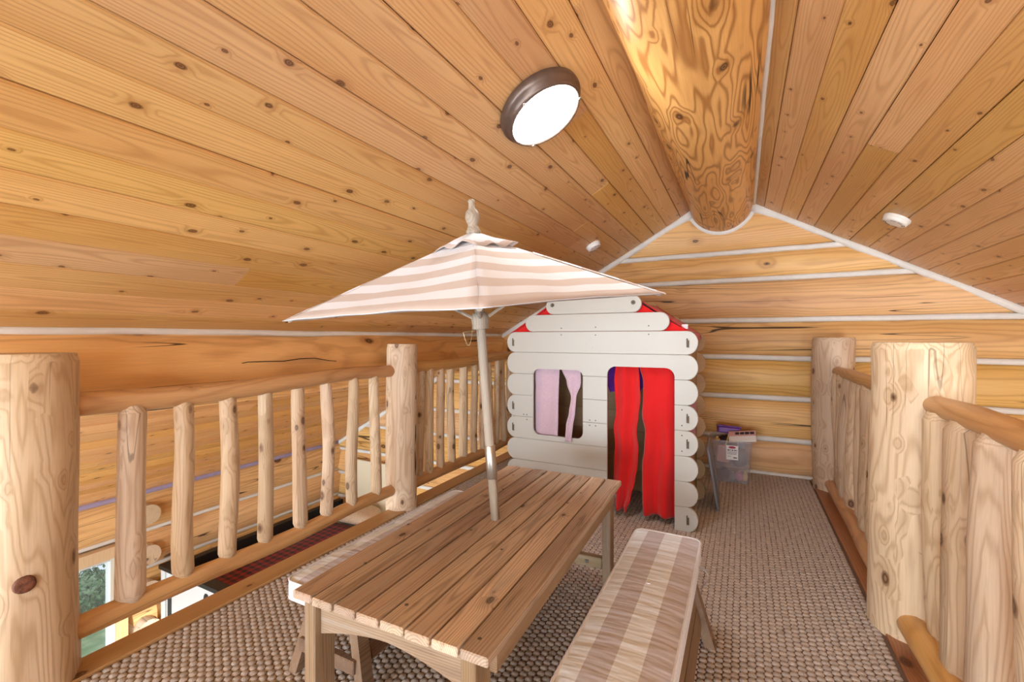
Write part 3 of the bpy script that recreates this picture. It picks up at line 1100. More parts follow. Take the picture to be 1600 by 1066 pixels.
corners[0].z -= 0.01
apex = Vector((0, 0, CA))
NSTR = 5.0
for i in range(4):
    c0, c1 = corners[i], corners[(i + 1) % 4]
    n, m = 16, 20
    b = bmesh.new()
    uvl = b.loops.layers.uv.new('UVMap')
    grid = []
    for j in range(n + 1):
        s = j / n
        row = []
        for k in range(m + 1):
            t = k / m
            p = apex.lerp(c0.lerp(c1, t), s)
            sag = math.sin(math.pi * t)
            p.z -= 0.018 * sag * math.sin(math.pi * min(1, s * 1.05)) * s
            mid = (c0 + c1) / 2
            p -= Vector((mid.x, mid.y, 0)).normalized() * (0.020 * sag * s ** 3)
            p.z += 0.006 * sag * s ** 4 + 0.005 * mnoise.noise(Vector((t * 5 + i * 3, s * 4, i))) * s
            row.append((b.verts.new(p), (t, s)))
        grid.append(row)
    for j in range(n):
        for k in range(m):
            q = [grid[j][k], grid[j + 1][k], grid[j + 1][k + 1], grid[j][k + 1]]
            if j == 0:
                if k == 0:
                    pass
                pts_ = [q[1], q[2]]
                try:
                    f = b.faces.new((grid[0][0][0], q[1][0], q[2][0]))
                except ValueError:
                    continue
                data = [((0.5, 0.0)), q[1][1], q[2][1]]
            else:
                f = b.faces.new([x[0] for x in q])
                data = [x[1] for x in q]
            for lp, d in zip(f.loops, data):
                lp[uvl].uv = (d[0], (1 - d[1]) * NSTR + 0.5)
    for v in [v for v in b.verts if not v.link_faces]:
        b.verts.remove(v)
    # hem strip hanging at the lower edge
    o = make('canopy_panel', b, M['canopy'], par, smooth=True)
    sm = o.modifiers.new('cloth', 'SOLIDIFY')
    sm.thickness = 0.0025
    # wooden rib under the seam
    rib = bm_tube([Vector((0.03 * math.cos(R(90 * i)), 0.03 * math.sin(R(90 * i)), CA - 0.035)), apex.lerp(c0, 0.97) - Vector((0, 0, 0.010))], 0.007, 6)
    rb = make('rib', rib, M['pole'], par)
    mid = apex.lerp(c0, 0.45) - Vector((0, 0, 0.014))
    make('strut', bm_tube([Vector((0.028 * math.cos(R(90 * i)), 0.028 * math.sin(R(90 * i)), pz(1.247))), mid], 0.006, 6), M['pole'], rb)
    if i != 3:
        continue
    # sewn pocket over the seam
    d = (c0 - apex).normalized()
    side = d.cross(Vector((0, 0, 1))).normalized()
    b = bmesh.new()
    uvl = b.loops.layers.uv.new('UVMap')
    prev = None
    for j in range(13):
        t = 0.30 + 0.70 * j / 12
        c = apex.lerp(c0, t)
        wv = 0.013
        cur = [b.verts.new(c + side * (wv * sx) + Vector((0, 0, -0.004 if sx else 0.0035))) for sx in (-1, 0, 1)]
        if prev:
            for a_ in (0, 1):
                f = b.faces.new((prev[0][a_], prev[0][a_ + 1], cur[a_ + 1], cur[a_]))
                for lp, tt in zip(f.loops, (prev[1], prev[1], t, t)):
                    lp[uvl].uv = (0, (1 - tt) * NSTR + 0.75)
        prev = (cur, t)
    make('rib_pocket', b, M['canopy'], par)
# vent cap
b = bmesh.new()
uvl = b.loops.layers.uv.new('UVMap')
rows = []
cap_apex = b.verts.new((0, 0, CA + 0.012))
n = 40
for j, s in enumerate((0.45, 1.0)):
    ring = []
    for k in range(n):
        a = 2 * math.pi * k / n
        rr = 0.155 / (abs(math.cos(a)) + abs(math.sin(a))) * s
        z = CA + 0.012 - rr / 0.155 * 0.0 - s * 0.060 + (0.009 * math.sin(a * 7 + 0.6) + 0.005 * math.sin(a * 3)) * (s > 0.9)
        ring.append(b.verts.new((rr * math.cos(a), rr * math.sin(a), z)))
    rows.append(ring)
for k in range(n):
    k2 = (k + 1) % n
    f1 = b.faces.new((cap_apex, rows[0][k], rows[0][k2]))
    f2 = b.faces.new((rows[0][k], rows[1][k], rows[1][k2], rows[0][k2]))
    for lp in f1.loops:
        lp[uvl].uv = (0, 0.25)
    for lp, vv in zip(f2.loops, (0.3, 0.62, 0.62, 0.3)):
        lp[uvl].uv = (0, vv)
o = make('vent_cap', b, M['canopy'], par, smooth=True)
o.modifiers.new('cloth', 'SOLIDIFY').thickness = 0.002
# chain and pin hanging at the hub; local -X points back to the camera, image left is local +Y
pin = make('locking_pin', bm_tube([(0.0, 0.02, pz(1.200)), (-0.004, 0.062, pz(1.198))], 0.0022, 6), M['brass'], par)
pts = [(-0.004, 0.062 - 0.034 * t / 12, pz(1.197) - 0.058 * math.sin(math.pi * t / 12) ** 0.8 + 0.026 * (t / 12)) for t in range(13)]
ch = bmesh.new()
for p in pts:
    bm2 = bmesh.ops.create_icosphere(ch, subdivisions=1, radius=0.0026, matrix=Matrix.Translation(p))
for p, q in zip(pts[:-1], pts[1:]):
    bm_tube([p, q], 0.0012, 5, ch)
make('chain', ch, M['brass'], par)

# ------------------------------------------------------------------ benches and cushions
def bench(cx, cy, label):
    root = tag(empty('bench', (cx, cy, 0)), label, 'bench', 'weathered benches beside the table')
    L, W, Z = 0.955, 0.235, 0.305
    for k in range(3):
        x = (k - 1) * W / 3
        box('seat_slat', -W / 6 + 0.002, W / 6 - 0.002, -L / 2, L / 2, -0.010, 0.010, M['bench'], root, 0.003, (x, 0, Z - 0.010))
    for sx in (-1, 1):
        for sy in (-1, 1):
            top, bot = Vector((sx * 0.085, sy * 0.385, Z - 0.02)), Vector((sx * 0.165, sy * 0.415, 0.0))
            b = bmesh.new()
            hw, hd = 0.023, 0.018
            vs = []
            for p in (bot, top):
                for ax, ay in ((-hd, -hw), (hd, -hw), (hd, hw), (-hd, hw)):
                    vs.append(b.verts.new((p.x + ax, p.y + ay, p.z)))
            for f in ((0, 1, 2, 3), (7, 6, 5, 4), (0, 4, 5, 1), (1, 5, 6, 2), (2, 6, 7, 3), (3, 7, 4, 0)):
                b.faces.new([vs[i] for i in f])
            make('leg', b, M['bench'], root)
        for k, (za, zb) in enumerate(((0.228, 0.283), (0.165, 0.222), (0.10, 0.159))):
            b = bmesh.new()
            vs = []
            xa = lambda z: sx * (0.100 + (0.285 - z) * 0.27)
            for y in (-0.36, 0.36):
                for z, d in ((za, 0), (zb, 0), (zb, -0.016 * sx), (za, -0.016 * sx)):
                    vs.append(b.verts.new((xa(z) + d - sx * 0.012, y, z)))
            for f in ((0, 1, 2, 3), (7, 6, 5, 4), (0, 4, 5, 1), (1, 5, 6, 2), (2, 6, 7, 3), (3, 7, 4, 0)):
                b.faces.new([vs[i] for i in f])
            make('side_board', b, M['bench'], root)
    for sy in (-1, 1):
        box('leg_brace', -0.13, 0.13, -0.013, 0.013, 0.09, 0.135, M['bench'], root, 0.003, (0, sy * 0.425, 0))
        box('head_block', -0.10, 0.10, -0.016, 0.016, Z - 0.075, Z - 0.021, M['bench'], root, 0.003, (0, sy * 0.425, 0))
    return root


def rounded_rect(w, l, r, n=6):
    pts = []
    for cx, cy, a0 in ((w / 2 - r, l / 2 - r, 0), (-w / 2 + r, l / 2 - r, 90), (-w / 2 + r, -l / 2 + r, 180), (w / 2 - r, -l / 2 + r, 270)):
        for k in range(n + 1):
            a = R(a0 + 90 * k / n)
            pts.append((cx + r * math.cos(a), cy + r * math.sin(a)))
    return pts


def cushion(cx, cy, z, label, ties):
    W, L, T, rr = 0.252, 0.985, 0.056, 0.035
    root = empty('bench_cushion', (cx, cy, z))
    tag(root, label, 'cushion', 'striped bench cushions')
    # padded top and underside with grid so that it crowns softly
    nx, ny = 12, 44
    for nm, sgn in (('top_cover', 1), ('bottom_cover', -1)):
        v, f = [], []
        for j in range(ny + 1):
            for i in range(nx + 1):
                u, w_ = i / nx * 2 - 1, j / ny * 2 - 1
                x, y = u * W / 2, w_ * L / 2
                # clamp to rounded corners
                dx, dy = abs(x) - (W / 2 - rr), abs(y) - (L / 2 - rr)
                if dx > 0 and dy > 0:
                    d = math.hypot(dx, dy)
                    if d > rr:
                        x = math.copysign(W / 2 - rr + dx / d * rr, x)
                        y = math.copysign(L / 2 - rr + dy / d * rr, y)
                crown = (1 - abs(u) ** 3) * (1 - abs(w_) ** 12)
                z_ = T if sgn > 0 else 0.0
                if sgn > 0:
                    z_ += 0.010 * crown
                    edge = max(0.0, abs(u) - 0.25)
                    z_ += 0.0095 * edge * mnoise.noise(Vector((x * 6, y * 34 + cx * 9, 1.0)))
                v.append((x, y, z_))
        for j in range(ny):
            for i in range(nx):
                a = j * (nx + 1) + i
                f.append((a, a + 1, a + nx + 2, a + nx + 1) if sgn > 0 else (a, a + nx + 1, a + nx + 2, a + 1))
        pydata(nm, v, f, M['cushion'], root, smooth=True)
    pr = rounded_rect(W, L, rr)
    v, f = [], []
    n = len(pr)
    for k, (x, y) in enumerate(pr):
        for q, z_ in enumerate((0.0, T * 0.25, T * 0.5, T * 0.75, T)):
            o_ = 1 + (0.018 if q in (1, 2, 3) else 0.0)
            v.append((x * o_, y * (1 + (o_ - 1) * 0.25), z_))
    for k in range(n):
        k2 = (k + 1) % n
        for q in range(4):
            f.append((k * 5 + q, k2 * 5 + q, k2 * 5 + q + 1, k * 5 + q + 1))
    pydata('side_band', v, f, M['cushion_side'], root, smooth=True)
    for z_ in (0.001, T + 0.001):
        ring = [Vector((x, y, z_)) for x, y in pr]
        ring.append(ring[0])
        make('piping', bm_tube(ring, 0.0042, 6, cap=False), M['white_cloth'], root, smooth=True)
    for (tx, ty) in ties:
        pts = [Vector((tx, ty - 0.015, 0.02)), Vector((tx + 0.022, ty - 0.012, 0.012)), Vector((tx + 0.034, ty, -0.012)), Vector((tx + 0.026, ty + 0.006, -0.045)), Vector((tx + 0.008, ty + 0.004, -0.07))]
        b = bmesh.new()
        prev = None
        for p in pts:
            cur = [b.verts.new(p + Vector((0, -0.009, 0))), b.verts.new(p + Vector((0, 0.009, 0)))]
            if prev:
                b.faces.new((prev[0], prev[1], cur[1], cur[0]))
            prev = cur
        bmesh.ops.solidify(b, geom=b.faces[:], thickness=0.003)
        make('tie', b, M['white_cloth'], root)
    for y in (0.06,):
        make('button', bm_lathe([(0.006, 0), (0.006, 0.002), (0, 0.003)], 10), M['white_cloth'], root, (0.0, y, T + 0.0095))
    return root


bench(-0.272, 1.438, 'weathered bench under the cushion on the stair side of the table')
bench(-1.232, 1.475, 'weathered bench tucked under the table edge beside the log railing')
cushion(-0.272, 1.438, 0.3065, 'striped white and beige cushion on the bench on the stair side', [(0.126, 0.36)])
cushion(-1.232, 1.475, 0.3065, 'striped cushion half hidden under the table beside the log railing', [])

# ------------------------------------------------------------------ playhouse
HY, HX0, HX1 = 2.875, -1.520, -0.233
HT = 0.018
house = tag(empty('playhouse', ((HX0 + HX1) / 2, HY, 0)), 'cream scalloped-plank playhouse with red roof, door curtains and window', 'playhouse')
HB = house.location.copy()
HD = 0.60                                   # depth to the back panel
HR = [0.0, 0.150, 0.302, 0.455, 0.609, 0.762, 0.915, 1.067, 1.212]


def plank_outline(x0, x1, z0, z1, lr, rr, rx=0.062, inset=0.0):
    """outline with optional rounded left / right ends"""
    z0 += inset
    z1 -= inset
    zc, h = (z0 + z1) / 2, (z1 - z0) / 2
    pts = []
    n = 9
    if lr:
        for k in range(n + 1):
            a = R(90 + 180 * k / n)
            pts.append((x0 + inset + rx + rx * math.cos(a), zc + h * math.sin(a)))
    else:
        pts += [(x0 + inset, z1), (x0 + inset, z0)]
    if rr:
        for k in range(n + 1):
            a = R(-90 + 180 * k / n)
            pts.append((x1 - inset - rx + rx * math.cos(a), zc + h * math.sin(a)))
    else:
        pts += [(x1 - inset, z0), (x1 - inset, z1)]
    return pts


def bm_plank(x0, x1, z0, z1, lr, rr, y0, y1, rx=0.062):
    b = bmesh.new()
    A = plank_outline(x0, x1, z0, z1, lr, rr, rx, 0.0005)
    Bq = plank_outline(x0, x1, z0, z1, lr, rr, rx, 0.0030)
    r0 = [b.verts.new((x, y0, z)) for x, z in Bq]
    r1 = [b.verts.new((x, y0 + 0.003, z)) for x, z in A]
    r2 = [b.verts.new((x, y1, z)) for x, z in A]
    n = len(A)
    for p, q in ((r0, r1), (r1, r2)):
        for k in range(n):
            k2 = (k + 1) % n
            b.faces.new((p[k], p[k2], q[k2], q[k]))
    b.faces.new(r0)
    b.faces.new(r2)
    bmesh.ops.recalc_face_normals(b, faces=b.faces[:])
    return b


def rounded_cutter(name, x0, x1, z0, z1, r):
    b = bmesh.new()
    pts = []
    for cx, cz, a0 in ((x1 - r, z1 - r, 0), (x0 + r, z1 - r, 90), (x0 + r, z0 + r, 180), (x1 - r, z0 + r, 270)):
        for k in range(7):
            a = R(a0 + 15 * k)
            pts.append((cx + r * math.cos(a), cz + r * math.sin(a)))
    ra = [b.verts.new((x, -0.1, z)) for x, z in pts]
    rb = [b.verts.new((x, 0.1, z)) for x, z in pts]
    n = len(pts)
    for k in range(n):
        k2 = (k + 1) % n
        b.faces.new((ra[k], ra[k2], rb[k2], rb[k]))
    b.faces.new(ra)
    b.faces.new(rb)
    return make(name, b, M['cream'])


hx = lambda x: x - HB.x
WX0, WX1, WZa, WZb = -1.312, -0.947, 0.492, 0.952
DX0, DX1, DZ1 = -0.783, -0.367, 0.985
cut_w = rounded_cutter('cutter', hx(WX0), hx(WX1), WZa, WZb, 0.045)
cut_d = rounded_cutter('cutter', hx(DX0), hx(DX1), -0.3, DZ1, 0.055)
front = []
for i, (z0, z1) in enumerate(zip(HR[:-1], HR[1:])):
    spans = [(HX0, HX1, True, True)]
    if z1 <= DZ1 - 0.02:
        spans = [(HX0, DX0 + 0.10, True, False), (DX1 - 0.10, HX1, False, True)]
        if z0 > WZa + 0.05 and z1 < WZb - 0.02:
            spans = [(HX0, WX0 + 0.10, True, False), (WX1 - 0.10, DX0 + 0.10, False, False), (DX1 - 0.10, HX1, False, True)]
    for (a, c, l_, r_) in spans:
        o = make('wall_plank', bm_plank(hx(a), hx(c), z0, z1, l_, r_, 0.0, HT), M['cream'], None)
        front.append(o)
gable_rows = [(-1.372, -0.395, 1.213, 1.330), (-1.215, -0.563, 1.331, 1.442)]
bpy.context.view_layer.update()
for o in front:
    xs = [v.co.x for v in o.data.vertices]
    zs = [v.co.z for v in o.data.vertices]
    for cut, (cx0, cx1, cz0, cz1) in ((cut_w, (hx(WX0), hx(WX1), WZa, WZb)), (cut_d, (hx(DX0), hx(DX1), -0.3, DZ1))):
        if max(xs) > cx0 and min(xs) < cx1 and max(zs) > cz0 and min(zs) < cz1:
            md = o.modifiers.new('cut', 'BOOLEAN')
            md.operation = 'DIFFERENCE'
            md.object = cut
            md.solver = 'EXACT'
dg = bpy.context.evaluated_depsgraph_get()
for o in front:
    if o.modifiers:
        me = bpy.data.meshes.new_from_object(o.evaluated_get(dg))
        o.modifiers.clear()
        o.data = me
    o.parent = house
for cu in (cut_w, cut_d):
    bpy.data.objects.remove(cu)
for a, c, z0, z1 in gable_rows:
    make('gable_plank', bm_plank(hx(a), hx(c), z0, z1, True, True, 0.0, HT, 0.055), M['cream'], house)
    # the back panel repeats the outline in bare wood
    make('back_gable_plank', bm_plank(hx(a), hx(c), z0, z1, True, True, 0.0, HT, 0.055), M['tan_ply'], house, (0, HD, 0))
src = None
for i, (z0, z1) in enumerate(zip(HR[:-1], HR[1:])):
    make('back_plank', bm_plank(hx(HX0), hx(HX1), z0, z1, True, True, 0.0, HT), M['tan_ply'], house, (0, HD, 0))
for sx, x in ((-1, HX0 + 0.062), (1, HX1 - 0.066)):
    for i, (z0, z1) in enumerate(zip(HR[:-1], HR[1:])):
        box('side_plank', hx(x) - 0.008, hx(x) + 0.008, HT, HD, z0 + 0.001, z1 - 0.001, M['tan_ply'], house, 0.002)
# red fabric roof slung between the gables
v, f = [], []
prof = [(-1.50, 1.205), (-1.36, 1.285), (-1.21, 1.395), (-1.05, 1.425), (-0.89, 1.418), (-0.73, 1.425), (-0.57, 1.405), (-0.42, 1.300), (-0.27, 1.205), (-0.262, 1.17)]
ny = 10
for j in range(ny + 1):
    t = j / ny
    for k, (x, z) in enumerate(prof):
        v.append((hx(x), HT + (HD - HT) * t, z - 0.02 * math.sin(math.pi * t) + 0.006 * math.sin(k * 2.1 + j * 1.3)))
m = len(prof)
for j in range(ny):
    for k in range(m - 1):
        f.append((j * m + k, j * m + k + 1, (j + 1) * m + k + 1, (j + 1) * m + k))
o = pydata('fabric_roof', v, f, M['red'], house, smooth=True)
o.modifiers.new('cloth', 'SOLIDIFY').thickness = 0.003
for yy in (HT + 0.012, HD - 0.012):
    gp = [(-1.49, 1.20), (-1.36, 1.270), (-1.21, 1.375), (-1.05, 1.402), (-0.73, 1.402), (-0.57, 1.385), (-0.42, 1.285), (-0.275, 1.20)]
    pydata('gable_cloth', [(hx(x), yy, z) for x, z in gp] + [(hx(x), yy + 0.004, z) for x, z in gp],
           [tuple(range(8)), tuple(range(15, 7, -1))] + [(i, (i + 1) % 8, (i + 1) % 8 + 8, i + 8) for i in range(8)], M['red'], house)
box('care_tag', -0.018, 0.018, 0, 0.002, 0, 0.028, M['white_cloth'], house, 0, (hx(-0.315), 0.06, 1.225))
# slot tabs, screws, grommets
def staple(x, z):
    b = bmesh.new()
    bm_tube([(0, 0.004, 0.026), (0, -0.007, 0.026), (0, -0.007, -0.026), (0, 0.004, -0.026)], 0.0035, 6, b)
    bm_tube([(0.008, 0.0, 0.012), (0.008, -0.007, 0.012), (0.008, -0.007, -0.026), (0.008, 0.0, -0.026)], 0.003, 6, b)
    make('joint_clip', b, M['screw'], house, (hx(x), 0, z))


for x, rows_ in ((HX1 - 0.062, (7, 4, 3, 0)), (HX0 + 0.05, (7, 4, 3))):
    for i in rows_:
        staple(x, (HR[i] + HR[i + 1]) / 2)
scr = make('screw', bm_lathe([(0.0045, 0), (0.0045, 0.001), (0, 0.002)], 8), M['screw'], house, (hx(-1.1), 0.0, 1.235), (R(90), 0, 0))
for x, z in ((-0.86, 1.24), (-0.52, 1.245), (-1.1, 1.19), (-0.86, 1.188), (-0.52, 1.192), (-1.36, 0.625), (-1.385, 0.625), (-1.36, 0.59), (-0.90, 0.625),
             (-0.86, 0.625), (-0.90, 0.59), (-0.86, 0.59), (-0.325, 0.735), (-0.325, 0.64), (-0.325, 0.58), (-0.325, 0.485)):
    inst(scr, house, (hx(x), 0.0, z), (R(90), 0, 0))
for x in (-1.165, -0.615):
    make('grommet', bm_lathe([(0.006, 0.0), (0.013, 0.0), (0.014, 0.003), (0.010, 0.005), (0.006, 0.002)], 16), M['screw'], house, (hx(x), 0.0, 1.395), (R(90), 0, 0), smooth=True)
    make('grommet_hole', bm_lathe([(0.0065, 0.0), (0.0065, 0.001), (0, 0.001)], 12), M['dark_slot'], house, (hx(x), 0.0, 1.395), (R(90), 0, 0))


def curtain(name, mat, zs, xl, xr, y, depth, folds, seed, parent, y_slope=0.0):
    """cloth strip whose left and right edges follow given profiles from top to bottom"""
    n, m = 46, 22
    v, f = [], []

    def ip(t, arr):
        p = t * (len(arr) - 1)
        i = min(int(p), len(arr) - 2)
        q = p - i
        q = q * q * (3 - 2 * q)
        return arr[i] * (1 - q) + arr[i + 1] * q
    zt, zb = zs
    for j in range(n + 1):
        t = j / n
        a, c = ip(t, xl), ip(t, xr)
        for k in range(m + 1):
            u = k / m
            x = a + (c - a) * u
            yy = y + depth * math.sin(u * math.pi * folds + seed + t * 1.6) * (0.35 + 0.65 * t) + depth * 0.7 * mnoise.noise(Vector((u * 2.5 + seed, t * 5, seed)))
            yy += y_slope * t
            v.append((hx(x), yy, zt + (zb - zt) * t + 0.012 * mnoise.noise(Vector((u * 3, seed, 0))) * t))
    for j in range(n):
        for k in range(m):
            q = j * (m + 1) + k
            f.append((q, q + m + 1, q + m + 2, q + 1))
    o = pydata(name, v, f, mat, parent, smooth=True)
    o.modifiers.new('cloth', 'SOLIDIFY').thickness = 0.002
    return o


curtain('door_curtain', M['red'], (0.992, 0.045),
        [-0.742, -0.752, -0.748, -0.742, -0.757, -0.750, -0.756, -0.756, -0.755, -0.752],
        [-0.592, -0.585, -0.580, -0.590, -0.602, -0.592, -0.596, -0.612, -0.636, -0.668], 0.055, 0.026, 3.0, 0.4, house)
curtain('door_curtain', M['red'], (0.992, 0.045),
        [-0.588, -0.566, -0.566, -0.572, -0.552, -0.556, -0.570, -0.568, -0.564, -0.560],
        [-0.378, -0.372, -0.374, -0.372, -0.372, -0.370, -0.370, -0.371, -0.371, -0.371], 0.048, 0.022, 3.4, 2.2, house)
curtain('window_curtain', M['lilac'], (0.965, 0.480), [-1.315, -1.315, -1.315, -1.315], [-1.128, -1.134, -1.136, -1.140], 0.040, 0.008, 3.0, 1.1, house)
curtain('window_curtain', M['lilac'], (0.962, 0.470), [-1.112, -1.070, -1.035, -1.045, -1.062, -1.066],
        [-0.975, -0.970, -1.000, -1.004, -1.016, -1.020], 0.036, 0.010, 2.0, 3.0, house, -0.05)
# purple cloth hanging inside the doorway
cl = curtain('inner_cloth', M['purple'], (1.00, 0.80), [-0.83, -0.83, -0.80], [-0.55, -0.56, -0.60], 0.13, 0.02, 3.0, 5.0, house)
# pink cloth over the stair-side planks
v, f = [], []
for j in range(9):
    for k in range(7):
        v.append((hx(HX1 - 0.052) + 0.006 * math.sin(k * 1.5 + j), 0.06 + 0.45 * k / 6, 0.40 + 0.36 * j / 8 + 0.01 * math.sin(k * 2)))
for j in range(8):
    for k in range(6):
        q = j * 7 + k
        f.append((q, q + 1, q + 8, q + 7))
o = pydata('side_cloth', v, f, M['pink_cloth'], house, smooth=True)
o.modifiers.new('cloth', 'SOLIDIFY').thickness = 0.003

# ------------------------------------------------------------------ storage bin with toys, and its lid
bw0, bw1, bd, bh = 0.245, 0.300, 0.34, 0.335
bin_ = tag(empty('storage_bin', (-0.075, 3.995, 0.006), R(3)), 'clear plastic storage bin full of toys against the log wall', 'storage bin')
b = bmesh.new()
rings = []
T = 0.004
for (w, d, z) in ((bw0, bd - 0.05, 0.0), (bw1, bd, bh), (bw1 - 2 * T, bd - 2 * T, bh), (bw0 - 2 * T, bd - 0.05 - 2 * T, T)):
    rings.append([b.verts.new((x, y + 0.16, z)) for x, y in rounded_rect(w, d, 0.03, 4)])
nn = len(rings[0])
for p, q in zip(rings[:-1], rings[1:]):
    for k in range(nn):
        k2 = (k + 1) % nn
        b.faces.new((p[k], p[k2], q[k2], q[k]))
b.faces.new(rings[0])
b.faces.new(rings[-1])
make('body', b, M['clear'], bin_)
ring = [Vector((x, y + 0.16, bh)) for x, y in rounded_rect(bw1 + 0.014, bd + 0.014, 0.035, 4)]
ring.append(ring[0])
make('rim', bm_tube(ring, 0.008, 6, cap=False), M['clear'], bin_, smooth=True)
ring = [Vector((x, y + 0.16, 0.13)) for x, y in rounded_rect(bw0 + 0.024, bd - 0.028, 0.03, 4)]
ring.append(ring[0])
make('step_rib', bm_tube(ring, 0.004, 6, cap=False), M['clear'], bin_, smooth=True)
FYB = lambda z: 0.16 - (bd - 0.05) / 2 - z / bh * 0.025
lab = empty('paper_label', (0.002, FYB(0.245) - 0.0015, 0.245))
lab.parent = bin_
lab.rotation_euler = (R(4.3), 0, 0)
box('label_sheet', -0.043, 0.043, -0.0012, 0.0, -0.058, 0.058, M['paper'], lab, 0)
make('label_logo', bm_lathe([(0.0, 0.0), (0.026, 0.0), (0.026, 0.0006), (0, 0.0006)], 20), M['logo_red'], lab, (0, -0.0013, 0.043), (R(90), 0, 0)).scale = (1, 0.36, 1)
for zz, xs_, mt in ((0.020, ((-0.034, -0.020), (-0.017, -0.011), (-0.004, 0.008), (0.014, 0.026), (0.029, 0.035)), 'ink'), (0.006, ((-0.036, 0.036),), 'ink_light'),
                    (-0.003, ((-0.036, 0.034),), 'ink_light'), (-0.012, ((-0.036, 0.030),), 'ink_light'), (-0.030, ((-0.034, -0.008),), 'ink_light'), (-0.040, ((0.008, 0.034),), 'ink')):
    for xa, xb in xs_:
        box('label_line', xa, xb, -0.0018, -0.0012, zz - (0.004 if mt == 'ink' else 0.0018), zz + (0.004 if mt == 'ink' else 0.0018), M[mt], lab, 0)
BW = Matrix.Translation(bin_.location) @ Matrix.Rotation(R(3), 4, 'Z')


def in_bin(name, label, cat, x, y, z, rot, build):
    e = tag(empty(name, BW @ Vector((x, y, z))), label, cat, 'toys in the clear bin')
    e.rotation_euler = (rot[0], rot[1], rot[2] + R(3))
    build(e)
    return e


def g_purple(e):
    box('tub', -0.085, 0.085, -0.06, 0.06, 0.0, 0.05, M['purple_plastic'], e, 0.008, seg=2)
    box('tub_lid', -0.09, 0.09, -0.065, 0.065, 0.05, 0.062, M['purple_plastic'], e, 0.004)


in_bin('plastic_tub', 'purple plastic tub lying on top of the toys in bin', 'tub', -0.02, 0.20, 0.362, (R(-8), R(3), R(4)), g_purple)


def g_board(e):
    box('board', -0.098, 0.098, -0.055, 0.055, 0.0, 0.014, M['paper'], e, 0.003)
    box('strip', -0.098, 0.098, 0.0, 0.055, 0.014, 0.018, M['salmon'], e, 0.001)
    for k in range(4):
        box('key', -0.015, 0.015, -0.012, 0.014, 0.018, 0.022, M['ink'], e, 0.003, (-0.035 + 0.036 * k, 0.026, 0))


in_bin('toy_keyboard', 'white toy board with four black keys resting across bin rim', 'toy', 0.078, 0.055, 0.362, (R(34), R(-8), R(-6)), g_board)
in_bin('toy_book', 'salmon pink book standing inside the clear bin', 'book', -0.065, 0.055, 0.15, (R(-4), R(5), 0),
       lambda e: (box('cover', -0.045, 0.045, -0.006, 0.006, 0, 0.13, M['salmon'], e, 0.002), box('pages', -0.042, 0.046, -0.004, 0.004, 0.003, 0.127, M['paper'], e, 0)))
in_bin('toy_stick', 'pale wooden stick poking out of the bin of toys', 'stick', -0.062, 0.12, 0.20, (R(6), R(14), 0),
       lambda e: make('stick', bm_tube([(0, 0, 0), (0, 0, 0.10), (0.002, 0, 0.20)], [0.005, 0.0052, 0.005], 8), M['yellow'], e))
in_bin('picture_card', 'blue grey card leaning in the bin behind the keyboard', 'card', 0.085, 0.21, 0.24, (R(-12), R(-14), 0),
       lambda e: (box('card', -0.022, 0.022, -0.003, 0.003, 0, 0.14, M['blue_grey'], e, 0.001), box('card_edge', -0.026, -0.022, -0.004, 0.004, 0, 0.14, M['paper'], e, 0.001)))


def blob(name, mat, seed, sx, sy, sz):
    def g(e):
        b = bmesh.new()
        bmesh.ops.create_icosphere(b, subdivisions=2, radius=1.0)
        for v_ in b.verts:
            d = 1 + 0.25 * mnoise.noise(v_.co * 1.7 + Vector((seed, 0, 0)))
            v_.co = Vector((v_.co.x * sx * d, v_.co.y * sy * d, v_.co.z * sz * d + sz))
        make(name, b, mat, e, smooth=True)
        make(name + '_knob', bm_lathe([(0.008, 0), (0.010, 0.006), (0.006, 0.012), (0, 0.013)], 10), mat, e, (0, 0, sz * 1.95), smooth=True)
    return g


for nm, lab_, x, y, z, mt, sx, sy, sz in (
        ('soft_toy', 'pink soft toy pressed into bottom corner of the bin', 0.055, 0.06, 0.01, 'pink_plastic', .032, .04, .035),
        ('toy_block', 'yellow toy at the bottom front of the clear bin', 0.098, 0.055, 0.01, 'yellow', .018, .03, .035),
        ('toy_lump', 'dark toy filling the lower half of the bin', -0.055, 0.11, 0.01, 'dark_toy', .045, .055, .042),
        ('toy_lump', 'grey toy at the bottom middle of the bin', 0.008, 0.048, 0.01, 'grey_toy', .026, .022, .03),
        ('toy_lump', 'large grey toy behind the paper label in bin', 0.06, 0.17, 0.09, 'grey_toy', .065, .08, .08),
        ('soft_toy', 'lilac soft toy filling the left of the bin', -0.06, 0.19, 0.10, 'lilac', .06, .08, .07),
        ('soft_toy', 'dark brown soft toy peeping over the bin rim', -0.035, 0.18, 0.262, 'dark_toy', .07, .07, .040),
        ('toy_rings', 'cream toy rings lying in the bin corner by the stick', -0.105, 0.12, 0.30, 'yellow', .022, .02, .016)):
    in_bin(nm, lab_, 'toy', x, y, z, (0, 0, 0), blob(nm + '_body', M[mt], x * 50, sx, sy, sz))

lid = tag(empty('bin_lid', (-0.150, 3.47, 0.008)), 'grey plastic bin lid leaning against the playhouse side', 'lid')
lid.rotation_euler = (0, R(-9), R(2))
box('lid_panel', -0.006, 0.0, -0.17, 0.19, 0.004, 0.42, M['grey_plastic'], lid, 0.002)
ring = [Vector((0.0, y + 0.01, x + 0.212)) for x, y in rounded_rect(0.42, 0.37, 0.03, 4)]
ring.append(ring[0])
make('lid_rim', bm_tube(ring, 0.009, 6, cap=False), M['grey_plastic'], lid, smooth=True)

